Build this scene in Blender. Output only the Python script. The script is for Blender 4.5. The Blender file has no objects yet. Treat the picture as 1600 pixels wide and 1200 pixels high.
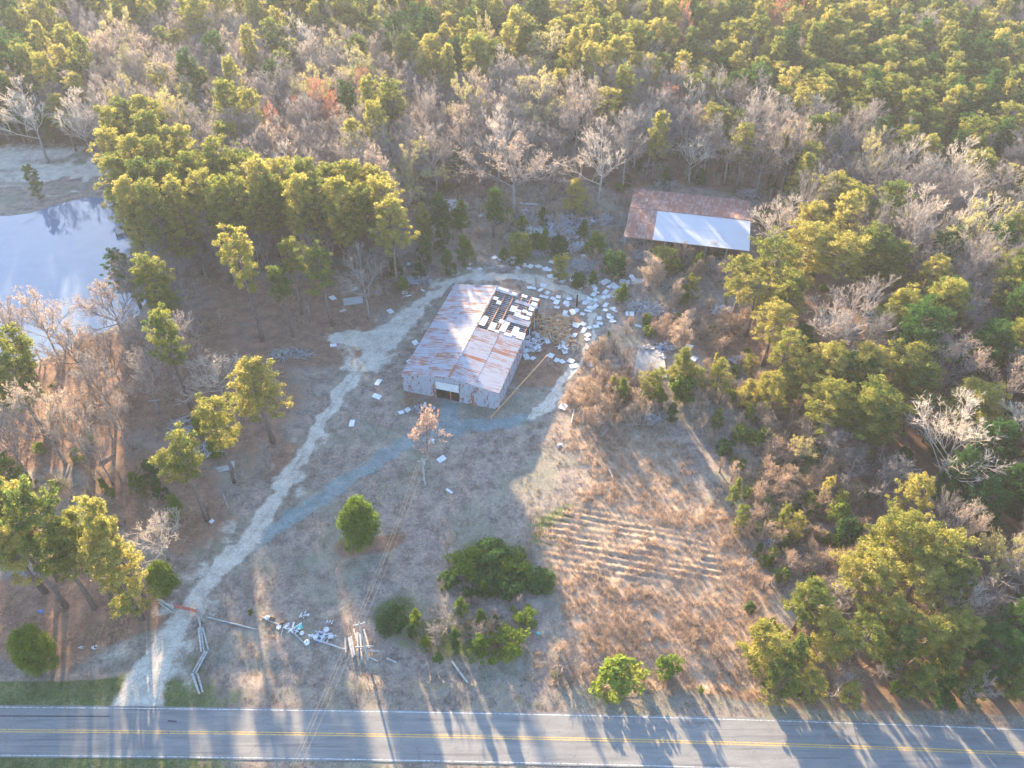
import bpy, math, random
import numpy as np
from mathutils import Matrix, Vector

random.seed(7)
RNG = np.random.default_rng(11)
sc = bpy.context.scene
C = sc.collection

# ------------------------------------------------------------------ camera, sky, sun, exposure
CAM_H, CAM_F, CAM_DEP = 100.0, 1210.0, 42.0          # metres, focal length in px of a 1600 px frame, degrees below horizon
cam_d = bpy.data.cameras.new('camera')
cam = bpy.data.objects.new('camera', cam_d)
C.objects.link(cam)
cam.location = (0, 0, CAM_H)
cam.rotation_euler = (math.radians(90 - CAM_DEP), 0, 0)
cam_d.sensor_width = 36.0
cam_d.lens = 36.0 * CAM_F / 1600.0
cam_d.clip_start = 1.0
cam_d.clip_end = 6000.0
sc.camera = cam

SUN_EL, SUN_AZ_LEFT = 13.8, 20.5                      # degrees above horizon, degrees left of straight ahead
world = bpy.data.worlds.new('World')
sc.world = world
world.use_nodes = True
wn = world.node_tree.nodes
wn.clear()
w_out = wn.new('ShaderNodeOutputWorld')
w_bg = wn.new('ShaderNodeBackground')
w_sky = wn.new('ShaderNodeTexSky')
w_sky.sky_type = 'NISHITA'
w_sky.sun_disc = False
w_sky.sun_elevation = math.radians(SUN_EL)
w_sky.sun_rotation = math.radians(-SUN_AZ_LEFT)
w_sky.altitude = 100
w_sky.air_density = 1.0
w_sky.dust_density = 1.0
w_sky.ozone_density = 3.2
w_bg.inputs['Strength'].default_value = 0.135
world.node_tree.links.new(w_sky.outputs[0], w_bg.inputs[0])
world.node_tree.links.new(w_bg.outputs[0], w_out.inputs[0])

sun_d = bpy.data.lights.new('sun', 'SUN')
sun_d.energy = 5.0
sun_d.angle = math.radians(0.9)
sun_d.color = (1.0, 0.77, 0.47)
sun = bpy.data.objects.new('sun', sun_d)
C.objects.link(sun)
_az, _el = math.radians(SUN_AZ_LEFT), math.radians(SUN_EL)
to_sun = Vector((-math.sin(_az) * math.cos(_el), math.cos(_az) * math.cos(_el), math.sin(_el)))
sun.rotation_euler = to_sun.to_track_quat('Z', 'Y').to_euler()
sun.location = to_sun * 300

sc.view_settings.view_transform = 'Standard'
sc.view_settings.look = 'None'
sc.view_settings.gamma = 1.0
sc.view_settings.use_curve_mapping = False
sc.view_settings.exposure = 2.7
sc.render.engine = 'CYCLES'
cy = sc.cycles
cy.max_bounces = 4
cy.diffuse_bounces = 2
cy.glossy_bounces = 2
cy.transmission_bounces = 2
cy.transparent_max_bounces = 6
cy.volume_bounces = 0
cy.sample_clamp_indirect = 4.0
cy.use_adaptive_sampling = True
cy.adaptive_threshold = 0.02
cy.use_denoising = True
HAZE_DENSITY = 0.00017

# ------------------------------------------------------------------ pixel <-> ground
_t = math.radians(CAM_DEP)
def ray(x, y):
    return np.array([x - 800.0, CAM_F * math.cos(_t) - (y - 600) * math.sin(_t), -CAM_F * math.sin(_t) - (y - 600) * math.cos(_t)])
def P(x, y, z=0.0):
    d = ray(x, y)
    return np.array([0, 0, CAM_H]) + (z - CAM_H) / d[2] * d
def proj(p):
    """world (N,3) -> photograph pixels (N,2) and depth (N)"""
    p = np.asarray(p, float).reshape(-1, 3)
    X, Y, Z = p[:, 0], p[:, 1], p[:, 2] - CAM_H
    dep = Y * math.cos(_t) - Z * math.sin(_t)
    up = Y * math.sin(_t) + Z * math.cos(_t)
    dep_s = np.maximum(dep, 1e-3)
    return np.stack([800 + CAM_F * X / dep_s, 600 - CAM_F * up / dep_s], 1), dep
def in_poly(px, py, poly):
    px = np.asarray(px, float); py = np.asarray(py, float)
    inside = np.zeros(px.shape, bool)
    n = len(poly)
    for i in range(n):
        x0, y0 = poly[i]; x1, y1 = poly[(i + 1) % n]
        if y0 == y1: continue
        c = ((y0 > py) != (y1 > py)) & (px < (x1 - x0) * (py - y0) / (y1 - y0) + x0)
        inside ^= c
    return inside
def sstep(a, b, x):
    t = np.clip((x - a) / (b - a), 0, 1)
    return t * t * (3 - 2 * t)
def poly_dist(px, py, poly, closed=True):
    d = np.full(np.shape(px), 1e9)
    n = len(poly)
    for i in range(n if closed else n - 1):
        a = np.array(poly[i], float); b = np.array(poly[(i + 1) % n], float)
        ab = b - a
        t = np.clip(((px - a[0]) * ab[0] + (py - a[1]) * ab[1]) / (ab @ ab), 0, 1)
        d = np.minimum(d, np.hypot(px - a[0] - t * ab[0], py - a[1] - t * ab[1]))
    return d
def poly_mask(px, py, poly, soft=20):
    d = poly_dist(px, py, poly)
    s = np.where(in_poly(px, py, poly), d, -d)
    return sstep(-soft, soft, s)
def line_mask(px, py, pts, soft=0.35):
    """pts: (x, y, full width) in photograph pixels; 1 on the line, 0 beyond"""
    m = np.zeros(np.shape(px))
    for (x0, y0, w0), (x1, y1, w1) in zip(pts[:-1], pts[1:]):
        dx, dy = x1 - x0, y1 - y0
        t = np.clip(((px - x0) * dx + (py - y0) * dy) / (dx * dx + dy * dy), 0, 1)
        hw = (w0 + (w1 - w0) * t) / 2
        r = np.hypot(px - x0 - t * dx, py - y0 - t * dy) / hw
        m = np.maximum(m, 1 - sstep(1 - soft, 1 + soft, r))
    return m
def rut_mask(px, py, pts):
    """grassy middle strip between the wheel tracks"""
    m = np.zeros(np.shape(px)); 
    for (x0, y0, w0), (x1, y1, w1) in zip(pts[:-1], pts[1:]):
        dx, dy = x1 - x0, y1 - y0
        t = np.clip(((px - x0) * dx + (py - y0) * dy) / (dx * dx + dy * dy), 0, 1)
        hw = (w0 + (w1 - w0) * t) / 2
        m = np.maximum(m, np.exp(-(np.hypot(px - x0 - t * dx, py - y0 - t * dy) / hw / .22) ** 2))
    return m
def ell_mask(px, py, cx, cy_, rx, ry, soft=0.4, rot=0):
    c, s = math.cos(math.radians(rot)), math.sin(math.radians(rot))
    u = ((px - cx) * c + (py - cy_) * s) / rx; v = (-(px - cx) * s + (py - cy_) * c) / ry
    return 1 - sstep(1 - soft, 1 + soft, np.hypot(u, v))
# smooth value noise
_ng = np.random.default_rng(5).random((256, 256))
def vnoise(x, y, s):
    x = np.asarray(x) / s + 1000.3; y = np.asarray(y) / s + 1000.7
    xi = np.floor(x).astype(int); yi = np.floor(y).astype(int)
    fx = x - xi; fy = y - yi
    fx = fx * fx * (3 - 2 * fx); fy = fy * fy * (3 - 2 * fy)
    g = lambda a, b: _ng[a % 256, b % 256]
    return (g(xi, yi) * (1 - fx) + g(xi + 1, yi) * fx) * (1 - fy) + (g(xi, yi + 1) * (1 - fx) + g(xi + 1, yi + 1) * fx) * fy

# ------------------------------------------------------------------ object helpers
def tag(o, label=None, cat=None, group=None, kind=None):
    if label: o['label'] = label
    if cat: o['category'] = cat
    if group: o['group'] = group
    if kind: o['kind'] = kind
    return o
def empty(name, loc=(0, 0, 0), rz=0.0, sc_=(1, 1, 1)):
    o = bpy.data.objects.new(name, None)
    C.objects.link(o)
    o.empty_display_size = 0.5
    o.location = loc; o.rotation_euler = (0, 0, rz); o.scale = sc_
    return o
def link(name, mesh, parent=None, loc=None, rot=None):
    o = bpy.data.objects.new(name, mesh)
    C.objects.link(o)
    if parent is not None: o.parent = parent
    if loc is not None: o.location = loc
    if rot is not None: o.rotation_euler = rot
    return o
def mesh_arrays(name, V, faces, mats, midx=None, smooth=False):
    """V (N,3); faces: list of integer arrays (M,k)"""
    me = bpy.data.meshes.new(name)
    V = np.asarray(V, np.float32)
    faces = [np.asarray(f, np.int32) for f in faces if len(f)]
    me.vertices.add(len(V))
    me.vertices.foreach_set('co', V.ravel())
    loops = np.concatenate([f.ravel() for f in faces])
    tot = np.concatenate([np.full(len(f), f.shape[1], np.int32) for f in faces])
    start = np.concatenate([[0], np.cumsum(tot)[:-1]]).astype(np.int32)
    me.loops.add(len(loops))
    me.loops.foreach_set('vertex_index', loops)
    me.polygons.add(len(tot))
    me.polygons.foreach_set('loop_start', start)
    me.polygons.foreach_set('loop_total', tot)
    if midx is not None:
        me.polygons.foreach_set('material_index', np.asarray(midx, np.int32))
    me.polygons.foreach_set('use_smooth', np.full(len(tot), smooth, bool))
    for m in mats: me.materials.append(m)
    me.update(calc_edges=True)
    me.validate()
    return me
class MB:
    """collects boxes, bars and tubes for one mesh"""
    def __init__(self): self.v = []; self.f = []; self.mi = []
    def add(self, vs, fs, mi=0):
        b = len(self.v)
        self.v += [tuple(map(float, p)) for p in vs]
        self.f += [tuple(b + i for i in f) for f in fs]
        self.mi += [mi] * len(fs)
    def box(self, c, s, R=None, mi=0):
        c = np.array(c, float); h = np.array(s, float) / 2
        vs = [np.array([x, y, z]) * h for x in (-1, 1) for y in (-1, 1) for z in (-1, 1)]
        if R is not None: vs = [R @ v for v in vs]
        self.add([c + v for v in vs], [(0, 1, 3, 2), (4, 6, 7, 5), (0, 4, 5, 1), (2, 3, 7, 6), (0, 2, 6, 4), (1, 5, 7, 3)], mi)
    def bar(self, a, b, w, h, mi=0, up=(0, 0, 1)):
        a = np.array(a, float); b = np.array(b, float)
        d = b - a; L = np.linalg.norm(d); d = d / L
        up = np.array(up, float)
        if abs(d @ up) > .98: up = np.array([1., 0, 0])
        s = np.cross(d, up); s /= np.linalg.norm(s); u = np.cross(s, d)
        R = np.stack([d, s, u], 1)
        self.box((a + b) / 2, (L, w, h), R, mi)
    def tube(self, pts, radii, n=6, mi=0, caps=True):
        pts = [np.array(p, float) for p in pts]
        rings = []
        for i, p in enumerate(pts):
            d = pts[min(i + 1, len(pts) - 1)] - pts[max(i - 1, 0)]
            d /= np.linalg.norm(d)
            r = np.array([1., 0, 0]) if abs(d[0]) < .9 else np.array([0, 1., 0])
            s = np.cross(d, r); s /= np.linalg.norm(s); u = np.cross(d, s)
            rings.append([p + radii[i] * (math.cos(2 * math.pi * k / n) * s + math.sin(2 * math.pi * k / n) * u) for k in range(n)])
        vs = [v for r in rings for v in r]; fs = []
        for i in range(len(pts) - 1):
            for k in range(n):
                a = i * n + k; b = i * n + (k + 1) % n
                fs.append((a, b, b + n, a + n))
        if caps:
            fs.append(tuple(range(n))[::-1]); fs.append(tuple((len(pts) - 1) * n + k for k in range(n)))
        self.add(vs, fs, mi)
    def mesh(self, name, mats, smooth=False):
        me = bpy.data.meshes.new(name)
        me.from_pydata(self.v, [], self.f)
        if not isinstance(mats, (list, tuple)): mats = [mats]
        for m in mats: me.materials.append(m)
        me.polygons.foreach_set('material_index', self.mi)
        if smooth: me.polygons.foreach_set('use_smooth', [True] * len(self.f))
        me.update()
        return me
    def build(self, name, mats, parent=None, smooth=False, loc=None, rot=None):
        return link(name, self.mesh(name, mats, smooth), parent, loc, rot)

# ------------------------------------------------------------------ materials
def mat_new(name):
    m = bpy.data.materials.new(name)
    m.use_nodes = True
    m.node_tree.nodes.clear()
    return m
class NT:
    def __init__(self, m): self.t = m.node_tree; self.n = self.t.nodes; self.l = self.t.links
    def new(self, typ, **kw):
        nd = self.n.new(typ)
        for k, v in kw.items(): setattr(nd, k, v)
        return nd
    def link(self, a, b): self.l.new(a, b)
    def geo(self): return self.new('ShaderNodeNewGeometry').outputs['Position']
    def objc(self): return self.new('ShaderNodeTexCoord').outputs['Object']
    def noise(self, vec, scale, detail=4, rough=.6, dist=0, out='Fac'):
        nd = self.new('ShaderNodeTexNoise')
        nd.inputs['Scale'].default_value = scale; nd.inputs['Detail'].default_value = detail
        nd.inputs['Roughness'].default_value = rough; nd.inputs['Distortion'].default_value = dist
        if vec is not None: self.link(vec, nd.inputs['Vector'])
        return nd.outputs[out]
    def mapping(self, vec, scale=(1, 1, 1), rot=(0, 0, 0), loc=(0, 0, 0)):
        nd = self.new('ShaderNodeMapping')
        nd.inputs['Scale'].default_value = scale; nd.inputs['Rotation'].default_value = rot; nd.inputs['Location'].default_value = loc
        self.link(vec, nd.inputs['Vector'])
        return nd.outputs[0]
    def math(self, op, a, b=0.5, c=None, clamp=False):
        nd = self.new('ShaderNodeMath', operation=op, use_clamp=clamp)
        for i, v in enumerate((a, b) if c is None else (a, b, c)):
            if isinstance(v, (int, float)): nd.inputs[i].default_value = v
            else: self.link(v, nd.inputs[i])
        return nd.outputs[0]
    def rng(self, v, a, b, c=0, d=1):
        nd = self.new('ShaderNodeMapRange', interpolation_type='SMOOTHSTEP')
        for i, x in zip((1, 2, 3, 4), (a, b, c, d)): nd.inputs[i].default_value = x
        self.link(v, nd.inputs[0])
        return nd.outputs[0]
    def mix(self, f, a, b, mode='MIX'):
        nd = self.new('ShaderNodeMix', data_type='RGBA', blend_type=mode)
        for i, v in ((0, f), (6, a), (7, b)):
            if isinstance(v, (int, float)): nd.inputs[i].default_value = v
            elif isinstance(v, tuple): nd.inputs[i].default_value = (*v, 1) if len(v) == 3 else v
            else: self.link(v, nd.inputs[i])
        return nd.outputs[2]
    def ramp(self, v, stops):
        nd = self.new('ShaderNodeValToRGB')
        e = nd.color_ramp.elements
        while len(e) < len(stops): e.new(0.5)
        for el, (p, c) in zip(e, stops): el.position = p; el.color = (*c, 1)
        self.link(v, nd.inputs[0])
        return nd.outputs[0]
    def rand(self): return self.new('ShaderNodeObjectInfo').outputs['Random']
    def attr(self, name):
        nd = self.new('ShaderNodeAttribute', attribute_name=name)
        s = self.new('ShaderNodeSeparateColor'); self.link(nd.outputs['Color'], s.inputs[0])
        return s.outputs
    def bump(self, h, strength=.5, dist=.1):
        nd = self.new('ShaderNodeBump'); nd.inputs['Strength'].default_value = strength; nd.inputs['Distance'].default_value = dist
        self.link(h, nd.inputs['Height']); return nd.outputs[0]
    def principled(self, col, rough=.8, metal=0., normal=None, spec=.3):
        nd = self.new('ShaderNodeBsdfPrincipled')
        if isinstance(col, tuple): nd.inputs['Base Color'].default_value = (*col, 1)
        else: self.link(col, nd.inputs['Base Color'])
        if isinstance(rough, (int, float)): nd.inputs['Roughness'].default_value = rough
        else: self.link(rough, nd.inputs['Roughness'])
        if isinstance(metal, (int, float)): nd.inputs['Metallic'].default_value = metal
        else: self.link(metal, nd.inputs['Metallic'])
        nd.inputs['Specular IOR Level'].default_value = spec
        if normal is not None: self.link(normal, nd.inputs['Normal'])
        return nd.outputs[0]
    def out(self, s):
        o = self.new('ShaderNodeOutputMaterial'); self.link(s, o.inputs[0]); return o

def simple_mat(name, a, b, scale=3, rough=.8, metal=0., spec=.3, bump=0., stretch=(1, 1, 1), detail=5, lo=.35, hi=.65):
    m = mat_new(name); t = NT(m)
    v = t.mapping(t.objc(), stretch)
    rn = t.rand()
    nd = t.noise(v, scale, detail)
    f = t.rng(nd, lo, hi)
    col = t.mix(f, a, b)
    col = t.mix(1.0, col, t.ramp(rn, [(0, (.82, .82, .84)), (1, (1.1, 1.08, 1.05))]), 'MULTIPLY')
    nrm = t.bump(nd, bump, .05) if bump else None
    t.out(t.principled(col, rough, metal, nrm, spec))
    return m
def leaf_mat(name, stops, transl=.3, nscale=.5, var=(.75, 1.25)):
    """foliage: colour varies between individuals and between clumps"""
    m = mat_new(name); t = NT(m)
    oi = t.new('ShaderNodeObjectInfo')
    rn = oi.outputs['Random']
    g = t.objc()
    nz = t.noise(g, nscale, 3)
    f = t.math('ADD', t.math('MULTIPLY', rn, .55), t.math('MULTIPLY', t.rng(nz, .3, .7), .45))
    col = t.ramp(f, stops)
    fine = t.noise(g, 4.0, 2)
    col = t.mix(1.0, col, t.ramp(fine, [(.3, (var[0],) * 3), (.7, (var[1],) * 3)]), 'MULTIPLY')
    d = t.new('ShaderNodeBsdfDiffuse'); t.link(col, d.inputs[0])
    tr = t.new('ShaderNodeBsdfTranslucent'); t.link(col, tr.inputs[0])
    mx = t.new('ShaderNodeMixShader'); mx.inputs[0].default_value = transl
    t.link(d.outputs[0], mx.inputs[1]); t.link(tr.outputs[0], mx.inputs[2])
    t.out(mx.outputs[0])
    return m

M = {}
M['pine_needles'] = leaf_mat('pine_needles', [(.05, (.065, .12, .04)), (.28, (.17, .21, .055)), (.55, (.33, .31, .075)), (1, (.50, .41, .13))], .6)
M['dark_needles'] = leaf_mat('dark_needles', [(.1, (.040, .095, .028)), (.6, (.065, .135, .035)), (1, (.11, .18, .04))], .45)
M['cedar_needles'] = leaf_mat('cedar_needles', [(.1, (.075, .14, .025)), (.6, (.15, .21, .03)), (1, (.25, .28, .04))], .5)
M['fresh_leaves'] = leaf_mat('fresh_leaves', [(.1, (.13, .19, .03)), (.6, (.20, .25, .04)), (1, (.27, .28, .06))], .4)
M['yellow_buds'] = leaf_mat('yellow_buds', [(.1, (.44, .39, .15)), (.6, (.53, .46, .18)), (1, (.58, .50, .17))], .4)
M['red_buds'] = leaf_mat('red_buds', [(.1, (.42, .12, .07)), (.6, (.50, .18, .09)), (1, (.52, .24, .14))], .4)
M['tan_buds'] = leaf_mat('tan_buds', [(.1, (.44, .32, .25)), (.6, (.55, .40, .29)), (1, (.62, .47, .32))], .5)
M['rust_leaves'] = leaf_mat('rust_leaves', [(.1, (.50, .30, .21)), (.6, (.58, .36, .25)), (1, (.62, .42, .30))], .4)
M['twigs'] = leaf_mat('twigs', [(.1, (.17, .155, .15)), (.45, (.28, .245, .23)), (.8, (.40, .335, .29)), (1, (.50, .41, .33))], .35, .3, (.85, 1.15))
M['pale_twigs'] = leaf_mat('pale_twigs', [(.1, (.46, .40, .34)), (.6, (.58, .50, .42)), (1, (.66, .57, .47))], .35, .3, (.85, 1.15))
M['pine_bark'] = simple_mat('pine_bark', (.10, .075, .065), (.20, .15, .13), 6, .95, bump=.6, stretch=(1, 1, .3))
M['grey_bark'] = simple_mat('grey_bark', (.17, .15, .145), (.30, .26, .24), 5, .95, bump=.5, stretch=(1, 1, .25))
M['dry_grass'] = leaf_mat('dry_grass', [(.0, (.32, .22, .155)), (.5, (.46, .33, .24)), (1, (.58, .44, .33))], .3, .08, (.8, 1.2))
M['grey_grass'] = leaf_mat('grey_grass', [(.0, (.19, .15, .12)), (.5, (.27, .21, .165)), (1, (.36, .27, .20))], .2, .08, (.8, 1.2))
M['green_grass'] = leaf_mat('green_grass', [(.0, (.09, .12, .04)), (.5, (.15, .165, .055)), (1, (.26, .23, .10))], .3, .08, (.8, 1.2))

# ------------------------------------------------------------------ layout drawn on the photograph's ground (pixels)
POND = [(-420, 352), (-200, 345), (0, 340), (45, 334), (95, 318), (138, 308), (165, 311), (185, 328), (198, 352), (206, 385), (222, 430), (226, 468), (214, 488), (170, 510),
        (125, 532), (60, 560), (-60, 585), (-420, 610)]
TRACK = [(212, 1109, 110), (226, 1070, 80), (246, 1030, 54), (272, 985, 44), (300, 945, 38), (340, 890, 36), (385, 848, 40), (412, 812, 36), (447, 752, 30), (478, 702, 26), (505, 655, 24),
         (538, 606, 26), (565, 572, 34), (598, 540, 46), (630, 505, 40), (662, 474, 24), (695, 446, 16), (730, 433, 14), (775, 431, 15), (820, 435, 16), (862, 446, 17), (900, 458, 14),
         (925, 473, 12)]
SPUR = [(520, 528, 12), (548, 528, 22), (580, 534, 30), (612, 520, 30)]
GRAVEL = [(395, 848, 30), (440, 822, 26), (490, 788, 24), (545, 750, 25), (600, 713, 26), (650, 684, 26), (690, 668, 30), (740, 664, 22), (790, 660, 18), (830, 652, 14)]
GRAVEL2 = [(702, 668, 34), (704, 640, 32), (706, 618, 26)]
TRACK2 = [(826, 652, 10), (850, 640, 20), (870, 616, 22), (886, 590, 16), (905, 566, 9), (922, 530, 8), (927, 500, 9), (925, 472, 11)]
SIDE_TRAIL = [(925, 472, 12), (955, 458, 9), (990, 440, 8), (1030, 425, 6)]
FOREST_EDGE = [(-900, 236), (-100, 236), (60, 236), (150, 246), (190, 300), (214, 350), (240, 372), (300, 392), (360, 402), (460, 404), (560, 402), (620, 396), (650, 352), (672, 322), (706, 304), (760, 298), (840, 292),
               (890, 285), (940, 292), (972, 302), (985, 288), (1080, 296), (1185, 312), (1192, 400), (1180, 440), (1150, 470), (1200, 520), (1235, 560), (1255, 600), (1290, 660), (1330, 740), (1350, 800),
               (1352, 850), (1345, 900), (1310, 940), (1250, 985), (1190, 1035), (1185, 1070), (1230, 1088), (1300, 1096), (1460, 1106), (1700, 1122), (2600, 1190), (2600, -440), (-900, -440)]
LEFT_WOOD = [(-300, 590), (-60, 592), (60, 565), (125, 540), (215, 495), (240, 480), (330, 470), (370, 500), (350, 560), (330, 610), (290, 660), (240, 690), (205, 715), (150, 745), (60, 750), (-300, 760)]
BROOM = [(905, 660), (960, 640), (1010, 668), (1060, 700), (1100, 760), (1150, 800), (1190, 860), (1225, 930), (1220, 1000), (1160, 1030), (1090, 1040), (900, 1000), (870, 940), (852, 870), (842, 830), (870, 790), (900, 740)]
BROOM2 = [(915, 560), (940, 530), (985, 560), (988, 610), (1000, 665), (950, 668), (915, 650), (900, 600)]
FIELD_U = (P(1080, 866) - P(900, 833))[:2]; FIELD_U = FIELD_U / np.linalg.norm(FIELD_U)
FIELD_N = np.array([-FIELD_U[1], FIELD_U[0]])
FIELD_O = P(900, 833)[:2]
# barn and shed footprints
BO = P(631, 610.5)[:2]; BU = P(779, 640.5)[:2] - BO; BW = float(np.linalg.norm(BU)); BU = BU / BW
BV = np.array([-BU[1], BU[0]]); BL = 30.6
SO = P(975, 369, 4.5)[:2]; SU = P(1171, 392, 4.5)[:2] - SO; SW = float(np.linalg.norm(SU)); SU = SU / SW
SV = np.array([-SU[1], SU[0]]); SL = 23.6

def masks(X, Y):
    px, _ = proj(np.stack([X, Y, np.zeros_like(X)], 1))
    px, py = px[:, 0], px[:, 1]
    behind = Y < 20
    py = np.where(behind, 1500, py)
    m = {}
    px0, py0 = px, py
    wx = (vnoise(X, Y, 16) - .5) * 75 + (vnoise(X, Y, 5) - .5) * 34; wy = (vnoise(X + 300, Y, 16) - .5) * 55 + (vnoise(X + 300, Y, 5) - .5) * 26
    keep = 1 - sstep(1035, 1090, py)
    ex, ey = px + (vnoise(X, Y, 1.7) - .5) * 12 + (vnoise(X, Y, .8) - .5) * 6, py + (vnoise(X + 9, Y, 1.7) - .5) * 8
    track = np.maximum.reduce([line_mask(ex, ey, [(a, b, w * q) for a, b, w in L], .42) for L, q in ((TRACK, .74), (TRACK2, .85), (SPUR, 1), (SIDE_TRAIL, .9))])
    rut = np.maximum(rut_mask(px, py, TRACK[4:16]), rut_mask(px, py, TRACK2)) * (.35 + .65 * vnoise(X, Y, 4))
    m['sand'] = track * (1 - .55 * rut)
    grav = np.maximum.reduce([line_mask(ex, ey, [(a, b, w * .86) for a, b, w in L], .5) for L in (GRAVEL, GRAVEL2)]) * (1 - .35 * rut_mask(px, py, GRAVEL) * vnoise(X, Y, 5))
    m['gravel'] = grav * (1 - .6 * track)
    wide = np.maximum.reduce([line_mask(px, py, [(a, b, w * 2.2) for a, b, w in L], .5) for L in (TRACK, SPUR)])
    px = px0 + wx * keep; py = py0 + wy * keep
    forest = poly_mask(px0 + wx * .3, py0 + wy * .3, FOREST_EDGE, 16)
    litter = np.maximum.reduce([poly_mask(px, py, LEFT_WOOD, 25), .9 * ell_mask(px, py, 470, 510, 110, 50, .5), .8 * ell_mask(px, py, 430, 700, 45, 30, .6), .9 * ell_mask(px, py, 250, 790, 130, 80, .6), .75 * ell_mask(px, py, 350, 620, 150, 120, .6), .5 * ell_mask(px, py, 640, 600, 60, 60, .6), .7 * ell_mask(px, py, 440, 450, 220, 50, .5),
                                .95 * ell_mask(px, py, 90, 960, 190, 70, .35), .9 * ell_mask(px, py, 565, 845, 52, 26, .5), 1.0 * ell_mask(px, py, 1380, 1060, 300, 52, .25),
                                .9 * ell_mask(px, py, 1150, 520, 110, 60, .6), .8 * ell_mask(px, py, 830, 540, 60, 60, .6), .7 * ell_mask(px, py, 640, 560, 25, 90, .5, 30), forest])
    m['litter'] = litter * (1 - track)
    green = np.maximum.reduce([sstep(1052, 1072, py) * (1 - sstep(1100, 1420, py) * .3) * (.35 + .65 * (1 - sstep(200, 420, px))), ell_mask(px, py, 90, 1080, 170, 24, .4), .8 * ell_mask(px, py, 770, 895, 62, 42, .6),
                               .75 * ell_mask(px, py, 730, 1000, 95, 45, .7), .5 * ell_mask(px, py, 320, 1050, 40, 40), .8 * ell_mask(px, py, 620, 965, 45, 28), .75 * ell_mask(px, py, 880, 830, 60, 50, .6),
                               .7 * ell_mask(px, py, 1220, 750, 70, 120, .5), .5 * ell_mask(px, py, 850, 370, 120, 50)])
    m['green'] = green * (1 - track) * (1 - .5 * grav)
    m['broom'] = np.maximum.reduce([poly_mask(px, py, BROOM, 34), poly_mask(px, py, BROOM2, 16), .7 * ell_mask(px, py, 1120, 1050, 260, 30, .4)]) * (1 - track)
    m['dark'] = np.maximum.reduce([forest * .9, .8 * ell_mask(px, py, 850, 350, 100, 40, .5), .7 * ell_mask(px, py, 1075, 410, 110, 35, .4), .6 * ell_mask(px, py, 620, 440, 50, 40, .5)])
    px, py = px0, py0
    pond = poly_mask(px, py, POND, 5)
    m['pond'] = pond
    bank = ell_mask(px, py, 60, 268, 150, 42, .3) * (1 - pond)
    m['bank'] = bank * sstep(.38, .52, vnoise(X + .5 * Y, Y * 1.3, 8) * .5 + vnoise(X, Y * 1.3, 3.2) * .28 + vnoise(X, Y, 1.4) * .22) * (1 - sstep(304, 318, py + .12 * (px - 60)))
    m['spill'] = np.clip(wide * sstep(.45, .75, vnoise(X, Y, 3.2) * .6 + vnoise(X, Y, 1.1) * .4), 0, 1) * .7
    q = (X - FIELD_O[0]) * FIELD_N[0] + (Y - FIELD_O[1]) * FIELD_N[1]
    fur = poly_mask(px, py, [(835, 842), (850, 800), (905, 792), (1010, 815), (1105, 838), (1135, 885), (1118, 938), (1000, 922), (880, 900), (840, 876)], 20)
    m['furrow'] = fur; m['fq'] = q
    trough = fur * sstep(-.1, .7, -np.cos(2 * np.pi * (q + (vnoise(X, Y, 6) - .5) * .5) / 1.22))
    trough = trough * sstep(.2, .55, vnoise(X + 5, Y, 2.6))
    m['green'] = np.maximum(m['green'], .30 * trough); m['broom'] = m['broom'] * (1 - .5 * trough)
    m['px'] = px; m['py'] = py; m['forest'] = forest; m['track'] = track; m['grav'] = grav
    return m

def road_center(x):                                   # centre line of the road: world y for world x
    return np.interp(x, RX, RY)
_rp = np.array([P(px, py)[:2] for px, py in ((-600, 1138), (-300, 1139.5), (0, 1142), (400, 1146), (800, 1151.5), (1200, 1164), (1600, 1177.5))])
_k = np.polyfit(_rp[:, 0], _rp[:, 1], 3)
RX = np.linspace(-75, 75, 61); RY = np.polyval(_k, RX)
_s0 = (RY[1] - RY[0]) / (RX[1] - RX[0]); _s1 = (RY[-1] - RY[-2]) / (RX[-1] - RX[-2])
RX = np.concatenate([[-1500, -400, -150], RX, [150, 400, 1500]])
RY = np.concatenate([RY[0] + _s0 * (RX[:3] + 75), RY, RY[-1] + _s1 * (RX[-3:] - 75)])

def height(X, Y, m=None):
    X = np.asarray(X, float).ravel(); Y = np.asarray(Y, float).ravel()
    if m is None: m = masks(X, Y)
    dr = np.abs(Y - road_center(X))
    flat = sstep(3.4, 8, dr)
    z = (vnoise(X, Y, 14) - .5) * .35 + (vnoise(X + 40, Y, 3.1) - .5) * .14 + (vnoise(X, Y + 70, 1.3) - .5) * .10 * (1 + m['broom'] * 1.2)
    z = z * flat * (1 - .93 * np.maximum(m['track'], m['grav'])) + m['forest'] * .05
    z = z - .10 * np.maximum(m['track'], m['grav'])
    z += m['furrow'] * ((.01 + .17 * vnoise(X, Y, 2.6) ** 1.6) * np.cos(2 * np.pi * (m['fq'] + (vnoise(X, Y, 6) - .5) * .5) / 1.22))
    ditch = np.exp(-((dr - 8.5) / 1.6) ** 2) * .35
    z = z - ditch * (1 - m['track']) - .05 * (1 - flat)
    z = z * (1 - m['pond']) + (-1.2) * m['pond']
    ub = (X - BO[0]) * BU[0] + (Y - BO[1]) * BU[1]; vb = (X - BO[0]) * BV[0] + (Y - BO[1]) * BV[1]
    inb = sstep(-2.5, -.5, ub) * (1 - sstep(BW + .5, BW + 2.5, ub)) * sstep(-2.5, -.5, vb) * (1 - sstep(BL + .5, BL + 2.5, vb))
    return z * (1 - .9 * inb)
def gz(x, y):
    return float(height([x], [y])[0])
def at(px, py, dz=0.0):
    """pixel -> point on the uneven ground"""
    p = P(px, py); z = gz(p[0], p[1]); p = P(px, py, z); p[2] = z + dz
    return p

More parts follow.
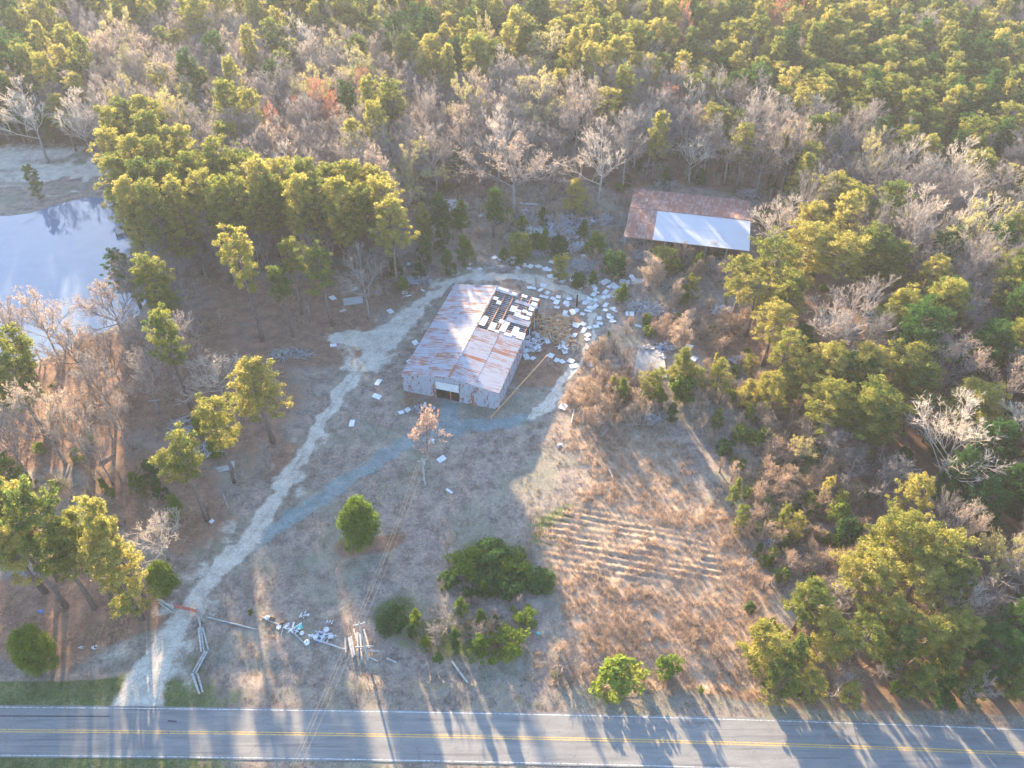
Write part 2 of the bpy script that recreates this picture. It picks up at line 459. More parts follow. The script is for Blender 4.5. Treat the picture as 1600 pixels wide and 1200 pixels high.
# ------------------------------------------------------------------ ground material (position noise breaks every edge)
def ground_material():
    m = mat_new('ground_cover'); t = NT(m)
    g = t.geo()
    a1 = t.attr('mask_a'); a2 = t.attr('mask_b')
    sand, gravel, litter = a1[0], a1[1], a1[2]
    green, broom, dark = a2[0], a2[1], a2[2]
    n1 = t.noise(g, .09, 5, .6); n2 = t.noise(g, .45, 6, .65); n3 = t.noise(g, 2.2, 5, .7); n4 = t.noise(g, 9.0, 3, .7)
    mixn = t.math('ADD', t.math('MULTIPLY', n2, .6), t.math('MULTIPLY', n3, .4))
    def brk(mask, amt=.8, lo=.35, hi=.65):
        return t.rng(t.math('ADD', mask, t.math('MULTIPLY', t.math('SUBTRACT', mixn, .5), amt * 2)), lo, hi)
    base = t.ramp(mixn, [(.33, (.085, .065, .052)), (.44, (.18, .14, .115)), (.53, (.27, .215, .175)), (.64, (.40, .29, .20))])
    base = t.mix(t.rng(n1, .45, .65), base, t.ramp(mixn, [(.35, (.16, .15, .105)), (.65, (.27, .245, .19))]))
    lit = t.ramp(mixn, [(.32, (.10, .058, .042)), (.5, (.21, .125, .085)), (.68, (.33, .19, .12))])
    grn = t.ramp(mixn, [(.3, (.035, .060, .020)), (.5, (.095, .12, .042)), (.7, (.25, .22, .11))])
    brm = t.ramp(mixn, [(.3, (.15, .12, .085)), (.5, (.30, .22, .155)), (.7, (.44, .33, .24))])
    snd = t.ramp(mixn, [(.28, (.25, .21, .17)), (.45, (.40, .345, .28)), (.58, (.52, .46, .375)), (.72, (.60, .54, .45))])
    grv = t.ramp(mixn, [(.3, (.11, .14, .135)), (.5, (.17, .215, .21)), (.7, (.28, .31, .30))])
    col = t.mix(brk(litter, .5), base, lit)
    col = t.mix(brk(green, .9), col, grn)
    col = t.mix(brk(broom, .5), col, brm)
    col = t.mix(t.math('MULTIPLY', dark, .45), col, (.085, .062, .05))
    col = t.mix(t.math('MULTIPLY', brk(gravel, .7, .15, .9), .85), col, grv)
    col = t.mix(brk(sand, .55, .15, .85), col, snd)
    col = t.mix(1.0, col, t.ramp(n4, [(.3, (.62, .62, .62)), (.7, (1.38, 1.38, 1.38))]), 'MULTIPLY')
    h = t.math('ADD', t.math('MULTIPLY', n3, .5), t.math('MULTIPLY', n4, .5))
    nrm = t.bump(h, .6, .12)
    t.out(t.principled(col, .95, 0, nrm, .1))
    return m
M['ground'] = ground_material()

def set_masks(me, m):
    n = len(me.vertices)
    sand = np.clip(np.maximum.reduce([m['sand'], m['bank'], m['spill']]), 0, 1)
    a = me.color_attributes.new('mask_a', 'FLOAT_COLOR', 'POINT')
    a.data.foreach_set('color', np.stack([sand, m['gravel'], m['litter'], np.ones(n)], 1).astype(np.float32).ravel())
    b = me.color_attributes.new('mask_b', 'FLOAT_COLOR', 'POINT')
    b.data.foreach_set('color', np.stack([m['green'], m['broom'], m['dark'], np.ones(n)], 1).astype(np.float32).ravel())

def grid_faces(nx, ny):
    i, j = np.meshgrid(np.arange(nx - 1), np.arange(ny - 1), indexing='ij')
    a = (i * ny + j).ravel()
    return np.stack([a, a + ny, a + ny + 1, a + 1], 1)
gx = np.concatenate([-np.geomspace(3500, 130, 26)[:-1], np.arange(-128, 3, .62), np.arange(3, 34, .3), np.arange(34, 128.1, .62), np.geomspace(130, 3500, 26)[1:]])
gy = np.concatenate([-np.geomspace(3500, 10, 18), np.arange(34, 67, .6), np.arange(67, 85, .26), np.arange(85, 196, .6), np.arange(197, 360, 2.5), np.geomspace(362, 4500, 22)])
GX, GY = np.meshgrid(gx, gy, indexing='ij')
gm = masks(GX.ravel(), GY.ravel())
GZ = height(GX, GY, gm)
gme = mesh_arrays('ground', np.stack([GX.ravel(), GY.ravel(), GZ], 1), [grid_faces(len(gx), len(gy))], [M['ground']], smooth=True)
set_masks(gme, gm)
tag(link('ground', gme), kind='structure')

def strip(name, pts, widen=1.25, n_across=13, step=.5, dz=.055):
    cs = np.array([P(x, y)[:2] for x, y, w in pts])
    ws = np.array([np.linalg.norm(P(x + w / 2, y)[:2] - P(x - w / 2, y)[:2]) for x, y, w in pts]) * widen
    seg = np.r_[0, np.cumsum(np.linalg.norm(np.diff(cs, axis=0), axis=1))]
    n = max(4, int(seg[-1] / step))
    s = np.linspace(0, seg[-1], n)
    cx = np.interp(s, seg, cs[:, 0]); cyy = np.interp(s, seg, cs[:, 1]); w = np.interp(s, seg, ws)
    k = np.ones(9) / 9
    sm = lambda v: np.convolve(np.r_[np.full(4, v[0]), v, np.full(4, v[-1])], k, 'valid')
    cx, cyy, w = sm(cx), sm(cyy), sm(w)
    d = np.stack([np.gradient(cx), np.gradient(cyy)], 1); d /= np.linalg.norm(d, axis=1)[:, None]
    nn = np.stack([-d[:, 1], d[:, 0]], 1)
    o = np.linspace(-.5, .5, n_across)
    X = cx[:, None] + nn[:, :1] * w[:, None] * o; Y = cyy[:, None] + nn[:, 1:] * w[:, None] * o
    m = masks(X.ravel(), Y.ravel())
    Z = height(X, Y, m)
    cover = np.maximum(m['track'], m['grav'])
    lift = np.where(cover > .25, dz, -.15) + (vnoise(X.ravel(), Y.ravel(), 1.0) - .5) * .03
    me = mesh_arrays(name, np.stack([X.ravel(), Y.ravel(), Z + lift], 1), [grid_faces(n, n_across)], [M['ground']], smooth=True)
    set_masks(me, m)
    return tag(link(name, me), kind='structure')
strip('dirt_track', TRACK, dz=.05)
strip('gravel_drive', GRAVEL, dz=.035)
strip('gravel_apron', GRAVEL2, dz=.045)
strip('sandy_path', TRACK2, dz=.04)

# pond water
wp = [P(x, y)[:2] for x, y in [(-460, 335), (-200, 332), (0, 328), (45, 323), (95, 308), (138, 298), (172, 300), (200, 320), (212, 350), (222, 385), (238, 430), (242, 475), (224, 500), (180, 520), (125, 545), (60, 575), (-60, 600), (-460, 625)]]
m = mat_new('pond_water'); t = NT(m)
g = t.geo(); nz = t.noise(g, .25, 3); nz2 = t.noise(g, 1.5, 2)
d = t.new('ShaderNodeBsdfDiffuse'); t.link(t.mix(t.rng(nz, .3, .7), (.13, .17, .225), (.15, .19, .245)), d.inputs[0])
gl = t.new('ShaderNodeBsdfGlossy'); gl.inputs['Roughness'].default_value = .04; gl.inputs[0].default_value = (.9, .95, 1, 1)
t.link(t.bump(nz2, .03, .02), gl.inputs['Normal'])
mx = t.new('ShaderNodeMixShader'); mx.inputs[0].default_value = .075
t.link(d.outputs[0], mx.inputs[1]); t.link(gl.outputs[0], mx.inputs[2]); t.out(mx.outputs[0])
me = bpy.data.meshes.new('pond_water'); me.from_pydata([(p[0], p[1], -.28) for p in wp], [], [tuple(range(len(wp)))]); me.materials.append(m)
tag(link('pond_water', me), kind='structure')

# ------------------------------------------------------------------ road
def ribbon(name, off0, off1, z, mat, x0=-1500, x1=1500, n=420, wob=0.0, seed=0):
    xs = np.unique(np.concatenate([np.linspace(max(x0, -90), min(x1, 90), n), np.linspace(x0, x1, 30)]))
    y = road_center(xs)
    s = np.gradient(y, xs); L = np.sqrt(1 + s * s)
    r = np.random.default_rng(seed)
    j = (vnoise(xs, xs * 0 + seed * 13, .8) - .5) * wob
    rows = [np.stack([xs - s / L * (o + (j if k else 0 * j)), y + (o + (j if k else -j)) / L, np.full_like(xs, z)], 1) for k, o in enumerate((off0, off1))]
    V = np.stack(rows, 1).reshape(-1, 3)
    i = np.arange(len(xs) - 1) * 2
    return link(name, mesh_arrays(name, V, [np.stack([i, i + 2, i + 3, i + 1], 1)], [mat]))
m = mat_new('asphalt'); t = NT(m); g = t.geo()
big = t.noise(t.mapping(g, (.35, 2.2, 1)), .5, 4); fine = t.noise(g, 7, 4); st = t.noise(t.mapping(g, (.05, 1.6, 1)), 1.2, 3)
col = t.ramp(big, [(.35, (.160, .155, .150)), (.7, (.225, .215, .20))])
col = t.mix(t.rng(st, .52, .70, 0, .7), col, (.105, .10, .10))
crk = t.new('ShaderNodeTexVoronoi', feature='DISTANCE_TO_EDGE'); crk.inputs['Scale'].default_value = .22
cv = t.new('ShaderNodeVectorMath', operation='ADD'); t.link(t.mapping(g, (.6, 1.5, 1)), cv.inputs[0]); t.link(t.noise(g, .6, 4, out='Color'), cv.inputs[1]); t.link(cv.outputs[0], crk.inputs['Vector'])
col = t.mix(t.rng(crk.outputs['Distance'], .002, .010, .28, 0), col, (.06, .06, .062))
col = t.mix(t.rng(t.noise(g, .8, 5, .7), .6, .66, 0, .5), col, (.12, .115, .11))
col = t.mix(1.0, col, t.ramp(fine, [(.3, (.85, .85, .85)), (.7, (1.15, 1.15, 1.15))]), 'MULTIPLY')
t.out(t.principled(col, .85, 0, t.bump(fine, .3, .02), .3))
M['asphalt'] = m
def paint(name, col, wear):
    m = mat_new(name); t = NT(m); g = t.geo()
    n = t.noise(g, 3.5, 5, .7)
    t.out(t.principled(t.mix(t.rng(n, wear, wear + .12), col, (.19, .185, .18)), .7))
    return m
tag(ribbon('road', -3.30, 3.35, .012, M['asphalt'], wob=.10, seed=3), kind='structure')
yel, wht = paint('yellow_line_paint', (.52, .32, .09), .50), paint('white_line_paint', (.50, .50, .48), .47)
tag(ribbon('road_marking', -.21, -.07, .017, yel), kind='structure')
tag(ribbon('road_marking', .07, .21, .017, yel), kind='structure')
tag(ribbon('road_marking', 3.02, 3.12, .017, wht, wob=.03, seed=5), kind='structure')
tag(ribbon('road_marking', -3.12, -3.02, .017, wht, wob=.03, seed=6), kind='structure')
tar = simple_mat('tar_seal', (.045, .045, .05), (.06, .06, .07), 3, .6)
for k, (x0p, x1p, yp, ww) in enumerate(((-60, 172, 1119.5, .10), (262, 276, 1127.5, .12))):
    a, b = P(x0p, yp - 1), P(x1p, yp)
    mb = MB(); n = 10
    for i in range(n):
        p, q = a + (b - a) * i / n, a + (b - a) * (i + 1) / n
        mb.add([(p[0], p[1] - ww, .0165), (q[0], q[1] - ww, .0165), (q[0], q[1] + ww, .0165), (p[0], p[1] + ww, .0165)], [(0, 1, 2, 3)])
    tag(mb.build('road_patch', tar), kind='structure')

# ------------------------------------------------------------------ haze
if HAZE_DENSITY > 0:
    mb = MB(); mb.box((0, 260, 49.0), (3600, 3600, 107.0))
    m = mat_new('haze'); t = NT(m)
    pv = t.new('ShaderNodeVolumePrincipled'); pv.inputs['Density'].default_value = HAZE_DENSITY
    pv.inputs['Color'].default_value = (.92, .93, .98, 1); pv.inputs['Anisotropy'].default_value = .1
    o = t.new('ShaderNodeOutputMaterial'); t.link(pv.outputs[0], o.inputs['Volume'])
    tag(mb.build('haze', m), kind='stuff')

# ------------------------------------------------------------------ tree meshes (built once, shared by copies)
def perp(d, rng):
    r = rng.normal(size=d.shape); r -= (r * d).sum(1, keepdims=True) * d
    return r / np.linalg.norm(r, axis=1, keepdims=True)
def norm(v): return v / np.maximum(np.linalg.norm(v, axis=1, keepdims=True), 1e-9)
def prisms(A, B, ra, rb, k=3):
    """open tapered tubes between A and B, arrays (N,3)"""
    n = len(A)
    d = norm(B - A)
    ref = np.where(np.abs(d[:, 2:3]) < .9, np.array([[0, 0, 1.]]), np.array([[1., 0, 0]]))
    s = norm(np.cross(d, ref)); u = np.cross(d, s)
    ang = 2 * np.pi * np.arange(k) / k
    off = np.cos(ang)[None, :, None] * s[:, None] + np.sin(ang)[None, :, None] * u[:, None]
    V = np.concatenate([A[:, None] + off * ra[:, None, None], B[:, None] + off * rb[:, None, None]], 1).reshape(-1, 3)
    b = np.arange(n)[:, None] * 2 * k
    F = np.concatenate([np.stack([b[:, 0] + i, b[:, 0] + (i + 1) % k, b[:, 0] + k + (i + 1) % k, b[:, 0] + k + i], 1) for i in range(k)])
    return V, F
def blades(Cn, N, L, W, rng):
    """one pointed quad per centre, facing roughly N"""
    n = len(Cn)
    t = norm(np.cross(N, rng.normal(size=(n, 3)))); s = np.cross(N, t)
    L = L[:, None]; W = W[:, None]
    V = np.stack([Cn - t * L / 2, Cn + s * W / 2, Cn + t * L / 2, Cn - s * W / 2], 1).reshape(-1, 3)
    F = np.arange(n * 4).reshape(n, 4)
    return V, F
def merge(parts):
    Vs, Fs, mi, b = [], [], [], 0
    for V, F, k in parts:
        Vs.append(V); Fs.append(F + b); mi.append(np.full(len(F), k)); b += len(V)
    return np.concatenate(Vs), Fs, np.concatenate(mi)
def clump_leaves(cc, cr, per, rng, L, W, flat=.7, up=.35, shell=.55):
    """leaf blades spread through puffs: cc (N,3) centres, cr (N,) radii"""
    i = np.repeat(np.arange(len(cc)), per)
    d = norm(rng.normal(size=(len(i), 3)))
    r = cr[i] * (shell + (1 - shell) * rng.random(len(i))) * (.8 + .35 * rng.random(len(i)))
    d2 = d * np.array([1, 1, flat])
    Cn = cc[i] + d2 * r[:, None]
    N = norm(d * .9 + rng.normal(size=d.shape) * .55 + np.array([0, 0, up]))
    return blades(Cn, N, L * (.7 + .6 * rng.random(len(i))), W * (.7 + .6 * rng.random(len(i))), rng)

def trunk_mesh(name, h, r0, rng, mat, lean=.02, top_r=.04, k=7, n=6):
    z = np.linspace(0, 1, n)
    x = np.cumsum(rng.normal(size=n) * lean * h / n * 2); y = np.cumsum(rng.normal(size=n) * lean * h / n * 2)
    x -= x[0]; y -= y[0]
    mb = MB(); mb.tube([(x[i], y[i], z[i] * h - (.25 if i == 0 else 0)) for i in range(n)], [r0 * (1 - z[i]) ** .8 * (1.25 if i == 0 else 1) + top_r for i in range(n)], k)
    return mb.mesh(name, [mat], True), (z * h, x, y)

def pine(seed, h=23, cr=4.3, cb=.52, limbs=60, per=72, mat='pine_needles', L=.46, W=.14, puff=.92, shape='round'):
    rng = np.random.default_rng(seed)
    tm, (tz, tx, ty) = trunk_mesh('trunk', h * .97, .20 + h * .007, rng, M['pine_bark'])
    n = limbs
    t = cb + (.98 - cb) * np.linspace(0, 1, n) ** .9
    u = (t - cb) / (1 - cb)
    if shape == 'round': prof = np.sqrt(np.clip(1 - ((u - .42) / .62) ** 2, .05, 1))
    elif shape == 'cone': prof = np.clip(1.05 - u, .08, 1) * (1 - .35 * np.exp(-(u / .08) ** 2))
    elif shape == 'flat': prof = np.clip(.55 + .6 * u, 0, 1) * np.sqrt(np.clip(1.12 - u ** 4, .1, 1))
    az = np.arange(n) * 2.4 + rng.normal(size=n) * .5
    lobe = 1 + .28 * np.cos(az * 1 + rng.random() * 6) + .15 * np.cos(2 * az + rng.random() * 6)
    ln = cr * prof * lobe * (.42 + .75 * rng.random(n))
    elev = np.radians(-5 + 50 * u + rng.normal(size=n) * 8)
    z0 = t * h; x0 = np.interp(z0, tz, tx); y0 = np.interp(z0, tz, ty)
    A = np.stack([x0, y0, z0 - .1 * ln], 1)
    D = np.stack([np.cos(az) * np.cos(elev), np.sin(az) * np.cos(elev), np.sin(elev)], 1)
    B = A + D * ln[:, None]
    mid = (A + B) / 2 + np.array([0, 0, -.12]) * ln[:, None]
    lr = .025 + .014 * ln
    parts = []
    V, F = prisms(A, mid, lr * 1.3, lr); parts.append((V, F, 0))
    V, F = prisms(mid, B, lr, lr * .4); parts.append((V, F, 0))
    cc = [B, mid + (B - mid) * .35 + rng.normal(size=(n, 3)) * .3]
    side = perp(D, rng); 
    big = ln > cr * .5
    cc.append((B - D * .25 * ln[:, None] + side * (.33 * ln)[:, None])[big]); cc.append((B - D * .35 * ln[:, None] - side * (.33 * ln)[:, None])[big])
    V, F = prisms(mid[big], cc[2], lr[big] * .6, lr[big] * .2); parts.append((V, F, 0))
    V, F = prisms(mid[big], cc[3], lr[big] * .6, lr[big] * .2); parts.append((V, F, 0))
    cc = np.concatenate(cc + [np.array([[tx[-1], ty[-1], h * .97]])])
    cc[:, 2] += .15
    cr_ = (.62 + .42 * rng.random(len(cc))) * puff * (cr / 4.3) ** .5
    V, F = clump_leaves(cc, cr_, per, rng, L, W, shell=.3)
    parts.append((V, F, 1))
    V, F, mi = merge(parts)
    return tm, mesh_arrays('crown', V, F, [M['pine_bark'], M[mat]], mi)

def bush_mesh(seed, h, r, n, per, mat, L=.28, W=.14, cone=0.0, low=.08):
    """dense crown of puffs down to the ground (cedars, hollies, shrubs) on a short stem"""
    rng = np.random.default_rng(seed)
    tm, _ = trunk_mesh('trunk', h * .8, .05 + h * .012, rng, M['grey_bark'], n=4, k=5)
    u = rng.random(n) ** .8
    prof = (1 - cone) * np.sqrt(np.clip(1 - ((u - .42) / .62) ** 2, .02, 1)) + cone * np.clip(1.02 - u, .05, 1)
    az = rng.random(n) * 2 * np.pi
    rr = r * prof * np.sqrt(rng.random(n)) * .85 * (1 + .2 * np.cos(2 * az + seed))
    cc = np.stack([np.cos(az) * rr, np.sin(az) * rr, h * (low + (.92 - low) * u)], 1)
    A = np.stack([cc[:, 0] * .1, cc[:, 1] * .1, cc[:, 2] * .6], 1)
    Vb, Fb = prisms(A, cc, np.full(n, .03), np.full(n, .012))
    cr_ = r * (.17 + .14 * rng.random(n)) * (.55 + .45 * prof)
    V, F = clump_leaves(cc, cr_, per, rng, L, W, flat=.85, up=.2)
    V, F, mi = merge([(Vb, Fb, 0), (V, F, 1)])
    return tm, mesh_arrays('crown', V, F, [M['grey_bark'], M[mat]], mi)

def bare(seed, h=19, spread=1.0, nl=(10, 7, 6, 9), mat='twigs', buds=0, bud_mat=None, bud_size=.2, fork=.34, upb=.45, twr=.026, stem_top=1.0):
    """leafless hardwood: trunk, then limbs, branches, branchlets and twigs"""
    rng = np.random.default_rng(seed)
    tm, (tz, tx, ty) = trunk_mesh('trunk', h * .62, .12 + h * .010, rng, M['grey_bark'], lean=.03, top_r=.05)
    parts = []
    # limbs
    n = nl[0]
    t = fork + (.60 - fork) * np.sort(rng.random(n)); t[-2:] = .60
    z0 = t * h
    A = np.stack([np.interp(z0, tz, tx), np.interp(z0, tz, ty), z0], 1)
    az = np.arange(n) * 2.4 + rng.normal(size=n) * .4
    el = np.radians(35 + 40 * (t - fork) / (.62 - fork) + rng.normal(size=n) * 7)
    el = np.radians(90) - (np.radians(90) - el) * spread
    D = np.stack([np.cos(az) * np.cos(el), np.sin(az) * np.cos(el), np.sin(el)], 1)
    L = h * (.40 - .12 * (t - fork)) * (.75 + .35 * rng.random(n))
    R = np.full(n, .045 + h * .0035)
    tips = None
    for lev in range(len(nl)):
        j = norm(D + perp(D, rng) * .18 + np.array([0, 0, .12 if lev < 3 else 0]))
        mid = A + D * (L / 2)[:, None]; B = mid + j * (L / 2)[:, None]
        if lev <= 1:
            V, F = prisms(A, mid, R, R * .75); parts.append((V, F, 0)); V, F = prisms(mid, B, R * .75, R * .4); parts.append((V, F, 0))
        elif lev == 2:
            V, F = prisms(A, B, R, R * .4); parts.append((V, F, 1))
        else:
            s = perp(D, rng) * R[:, None]
            V = np.stack([A - s, A + s, B], 1).reshape(-1, 3); F = np.arange(len(V)).reshape(-1, 3)
            parts.append((V, F, 1)); tips = (A, B)
            break
        m_ = nl[lev + 1]
        idx = np.repeat(np.arange(len(A)), m_)
        tt = .22 + .78 * rng.random(len(idx)); tt[::m_] = 1.0
        on1 = tt < .5
        base = np.where(on1[:, None], A[idx] + (mid - A)[idx] * (tt * 2)[:, None], mid[idx] + (B - mid)[idx] * ((tt - .5) * 2)[:, None])
        ang = (.35 + .45 * rng.random(len(idx))) * (1.15 if lev < 2 else 1.3)
        nd = norm(j[idx] * np.cos(ang)[:, None] + perp(j[idx], rng) * np.sin(ang)[:, None] + np.array([0, 0, upb * (.5 if lev < 2 else .3)]))
        L = L[idx] * (.42 + .25 * rng.random(len(idx))) * (1.1 - .4 * tt)
        L = np.maximum(L, .35)
        R = R[idx] * np.array([.5, .5, .6][lev]) if lev < 2 else np.full(len(idx), twr)
        A, D = base, nd
    if buds:
        A_, B_ = tips
        pick = rng.random(len(A_)) < min(1, buds)
        k = 3 if buds >= 1 else 2
        Cn = np.concatenate([A_[pick] + (B_ - A_)[pick] * (.35 + .3 * q) + rng.normal(size=(pick.sum(), 3)) * .06 for q in range(k)])
        N = norm(rng.normal(size=Cn.shape) + np.array([0, 0, .6]))
        V, F = blades(Cn, N, bud_size * (.7 + .6 * rng.random(len(Cn))), .6 * bud_size * (.7 + .6 * rng.random(len(Cn))), rng)
        parts.append((V, F, 2))
    V, F, mi = merge(parts)
    mats = [M['grey_bark'] if mat == 'twigs' else M[mat], M[mat]] + ([M[bud_mat]] if buds else [])
    return tm, mesh_arrays('crown', V, F, mats, mi)

# kind -> list of (trunk mesh, crown mesh), nominal height, nominal crown radius
K = {}
K['pine'] = ([pine(1), pine(2, cr=4.0, cb=.56), pine(3, cr=4.6, cb=.48), pine(4, cr=4.0, cb=.5, limbs=36), pine(5, cr=4.5, cb=.58, limbs=38), pine(6, cr=3.8, cb=.45)], 23, 4.3)
K['deep_pine'] = ([pine(11, cr=4.2, cb=.22, limbs=76, per=75), pine(12, cr=4.5, cb=.28, limbs=70, per=75), pine(13, cr=4.0, cb=.25, limbs=72, per=75, shape='round')], 23, 4.2)
K['flat_pine'] = ([pine(21, cr=4.4, cb=.58, limbs=32, per=110, shape='flat', puff=.95), pine(22, cr=4.6, cb=.55, limbs=34, per=110, shape='flat', puff=1.0), pine(23, cr=4.2, cb=.62, limbs=30, per=110, shape='flat', puff=1.0)], 23, 4.4)
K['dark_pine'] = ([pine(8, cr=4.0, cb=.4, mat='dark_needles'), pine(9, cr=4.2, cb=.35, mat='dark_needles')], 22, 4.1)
K['young_pine'] = ([pine(31, h=12, cr=3.4, cb=.18, limbs=40, per=80, L=.36, W=.13, puff=.95), pine(32, h=12, cr=3.2, cb=.14, limbs=44, per=75, L=.36, W=.13, puff=.9), pine(33, h=12, cr=3.6, cb=.22, limbs=38, per=85, L=.36, W=.13, puff=1.0, shape='cone')], 12, 3.4)
K['cone_pine'] = ([pine(41, h=20, cr=4.4, cb=.2, limbs=60, per=80, shape='cone')], 20, 4.4)
K['cedar'] = ([bush_mesh(51, 6, 1.9, 64, 60, 'cedar_needles', L=.32, W=.13, cone=.6), bush_mesh(52, 6, 2.1, 60, 60, 'cedar_needles', L=.32, W=.13, cone=.45), bush_mesh(53, 6, 1.8, 60, 60, 'dark_needles', L=.32, W=.13, cone=.5)], 6, 1.9)
K['round_cedar'] = ([bush_mesh(55, 8, 3.7, 230, 70, 'cedar_needles', L=.34, W=.14, cone=.12, low=.12)], 8, 3.7)
K['shrub'] = ([bush_mesh(61, 2.6, 2.2, 46, 42, 'dark_needles', L=.34, W=.17), bush_mesh(62, 2.6, 2.0, 42, 42, 'cedar_needles', L=.34, W=.17), bush_mesh(63, 2.4, 2.3, 48, 42, 'dark_needles', L=.34, W=.17)], 2.6, 2.1)
K['fresh_shrub'] = ([bush_mesh(65, 3.4, 1.9, 46, 45, 'fresh_leaves', L=.32, W=.16), bush_mesh(66, 3.4, 1.7, 42, 45, 'fresh_leaves', L=.32, W=.16, cone=.4)], 3.4, 1.8)
K['bare'] = ([bare(71), bare(72, spread=1.1), bare(73, spread=.85), bare(74, spread=1.2), bare(75, spread=.95, nl=(8, 8, 6, 9)), bare(76, spread=1.0, nl=(11, 6, 7, 8))], 19, 5.0)
K['tan_bare'] = ([bare(81, buds=.55, bud_mat='tan_buds', spread=1.1, bud_size=.17), bare(82, buds=.55, bud_mat='tan_buds', bud_size=.17)], 18, 5.0)
K['yellow_bud'] = ([bare(84, buds=1, bud_mat='yellow_buds', spread=1.0, bud_size=.22), bare(85, buds=1, bud_mat='yellow_buds', spread=1.15, bud_size=.22)], 18, 5.0)
K['red_bud'] = ([bare(87, buds=1, bud_mat='red_buds', spread=1.0, bud_size=.2)], 16, 4.6)
K['pale_bare'] = ([bare(91, mat='pale_twigs', spread=1.3, nl=(10, 7, 6, 8), twr=.032, fork=.25), bare(92, mat='pale_twigs', spread=1.1, nl=(9, 7, 5, 8), twr=.03)], 18, 5.4)
K['small_bare'] = ([bare(94, h=7, nl=(10, 5, 5, 6), fork=.15, twr=.016), bare(95, h=7, nl=(9, 6, 5, 6), fork=.12, spread=1.2, twr=.016)], 7, 2.2)
K['tan_cone'] = ([bare(97, h=8, nl=(14, 6, 5, 6), fork=.08, buds=1, bud_mat='tan_buds', bud_size=.14, spread=.45, upb=.2), bare(98, h=8, nl=(12, 7, 5, 6), fork=.08, buds=1, bud_mat='tan_buds', bud_size=.14, spread=.6, upb=.2)], 8, 1.9)
K['small_rust'] = ([bare(99, h=8, nl=(9, 6, 5, 7), fork=.3, buds=.55, bud_mat='rust_leaves', bud_size=.17, spread=1.0)], 8, 2.6)
NAME = {'pine': 'pine_tree', 'deep_pine': 'pine_tree', 'flat_pine': 'pine_tree', 'dark_pine': 'pine_tree', 'young_pine': 'pine_tree', 'cone_pine': 'pine_tree', 'cedar': 'cedar_tree', 'round_cedar': 'cedar_tree', 'shrub': 'shrub',
        'fresh_shrub': 'shrub', 'bare': 'bare_tree', 'tan_bare': 'bare_tree', 'yellow_bud': 'budding_tree', 'red_bud': 'budding_tree', 'pale_bare': 'bare_tree', 'small_bare': 'bare_bush',
        'tan_cone': 'bare_bush', 'small_rust': 'small_tree'}
CAT = {'pine_tree': 'pine tree', 'cedar_tree': 'cedar', 'shrub': 'shrub', 'bare_tree': 'tree', 'budding_tree': 'tree', 'bare_bush': 'bush', 'small_tree': 'tree'}
CROWN_Z = {'pine': .76, 'deep_pine': .70, 'flat_pine': .80, 'dark_pine': .7, 'young_pine': .58, 'cone_pine': .5, 'cedar': .45, 'round_cedar': .5, 'shrub': .5, 'fresh_shrub': .5, 'bare': .68, 'tan_bare': .68,
           'yellow_bud': .68, 'red_bud': .68, 'pale_bare': .65, 'small_bare': .5, 'tan_cone': .5, 'small_rust': .62}
PLANTED = []                                             # world x, y, crown radius of every hand-placed tree
_cnt = [0]
def plant(kind, x, y, h, r, label, group=None, z=None, lean=0.0):
    vs, h0, r0 = K[kind]
    i = _cnt[0]; _cnt[0] += 1
    tm, cm = vs[(i * 7 + int(x * 3)) % len(vs)]
    z = gz(x, y) if z is None else z
    e = empty(NAME[kind], (x, y, z - .03), (i * 2.399) % 6.283, (r / r0, r / r0, h / h0))
    tag(e, label, CAT[NAME[kind]], group)
    link('trunk', tm, e); link('crown', cm, e)
    PLANTED.append((x, y, r))
    return e
def crown_at(kind, cx, cy, w, h, label, group=None):
    """tree whose crown centre is seen at (cx, cy) and is w px wide, h metres tall"""
    zc = CROWN_Z[kind] * h
    p = P(cx, cy, zc)
    _, dep = proj(p)
    return plant(kind, p[0], p[1], h, w / 2 / CAM_F * float(dep[0]), label, group)
def based(kind, bx, by, ty, w, label, group=None):
    """tree with its foot seen at (bx, by) and its top at height ty in the picture"""
    p = P(bx, by)
    d = ray(0, ty); h = CAM_H + p[1] * d[2] / d[1]
    q = np.array([[p[0], p[1], CROWN_Z[kind] * h]]); _, dep = proj(q)
    return plant(kind, p[0], p[1], h, w / 2 / CAM_F * float(dep[0]), label, group)

# ------------------------------------------------------------------ trees one can tell apart
G1 = None
based('flat_pine', 410, 533, 372, 74, 'tall leaning pine with bare lower trunk, leftmost of the group left of the sandy turnout')
based('flat_pine', 457, 525, 420, 48, 'low pine with two foliage tiers in front of the group beside the sandy turnout')
based('flat_pine', 471, 491, 378, 54, 'pine with rounded yellow-green top at the back of the group left of the barn')
based('flat_pine', 520, 509, 392, 62, 'pine with one long drooping branch, nearest to the barn in its group')
based('pine', 549, 422, 330, 60, 'lone dark green pine standing in front of the long pine row')
based('flat_pine', 300, 640, 500, 62, 'pine with small round yellow crown above the brown leaf litter by the pond')
based('pine', 427, 690, 566, 88, 'big dense pine with dark green right side beside the sandy track')
based('flat_pine', 366, 752, 632, 78, 'open layered yellow-green pine between the dense pine and the dark cedars')
based('flat_pine', 324, 812, 698, 98, 'broad pine with crooked lower branch above a small grey block on the ground')
based('pine', 70, 924, 775, 104, 'big pine with slanting trunk at the left of the roadside cluster')
based('pine', 148, 950, 780, 96, 'pine in the middle of the roadside cluster with trunk showing below')
based('flat_pine', 232, 944, 792, 70, 'slim pine at the right end of the roadside cluster beside the gate')
crown_at('pine', 35, 850, 90, 20, 'shaded pine at the left edge behind the roadside cluster')
crown_at('flat_pine', 20, 800, 90, 20, 'yellow-lit pine crown at the left edge above the roadside cluster')
crown_at('pine', 120, 845, 90, 19, 'dense pine crown in the centre of the roadside cluster')
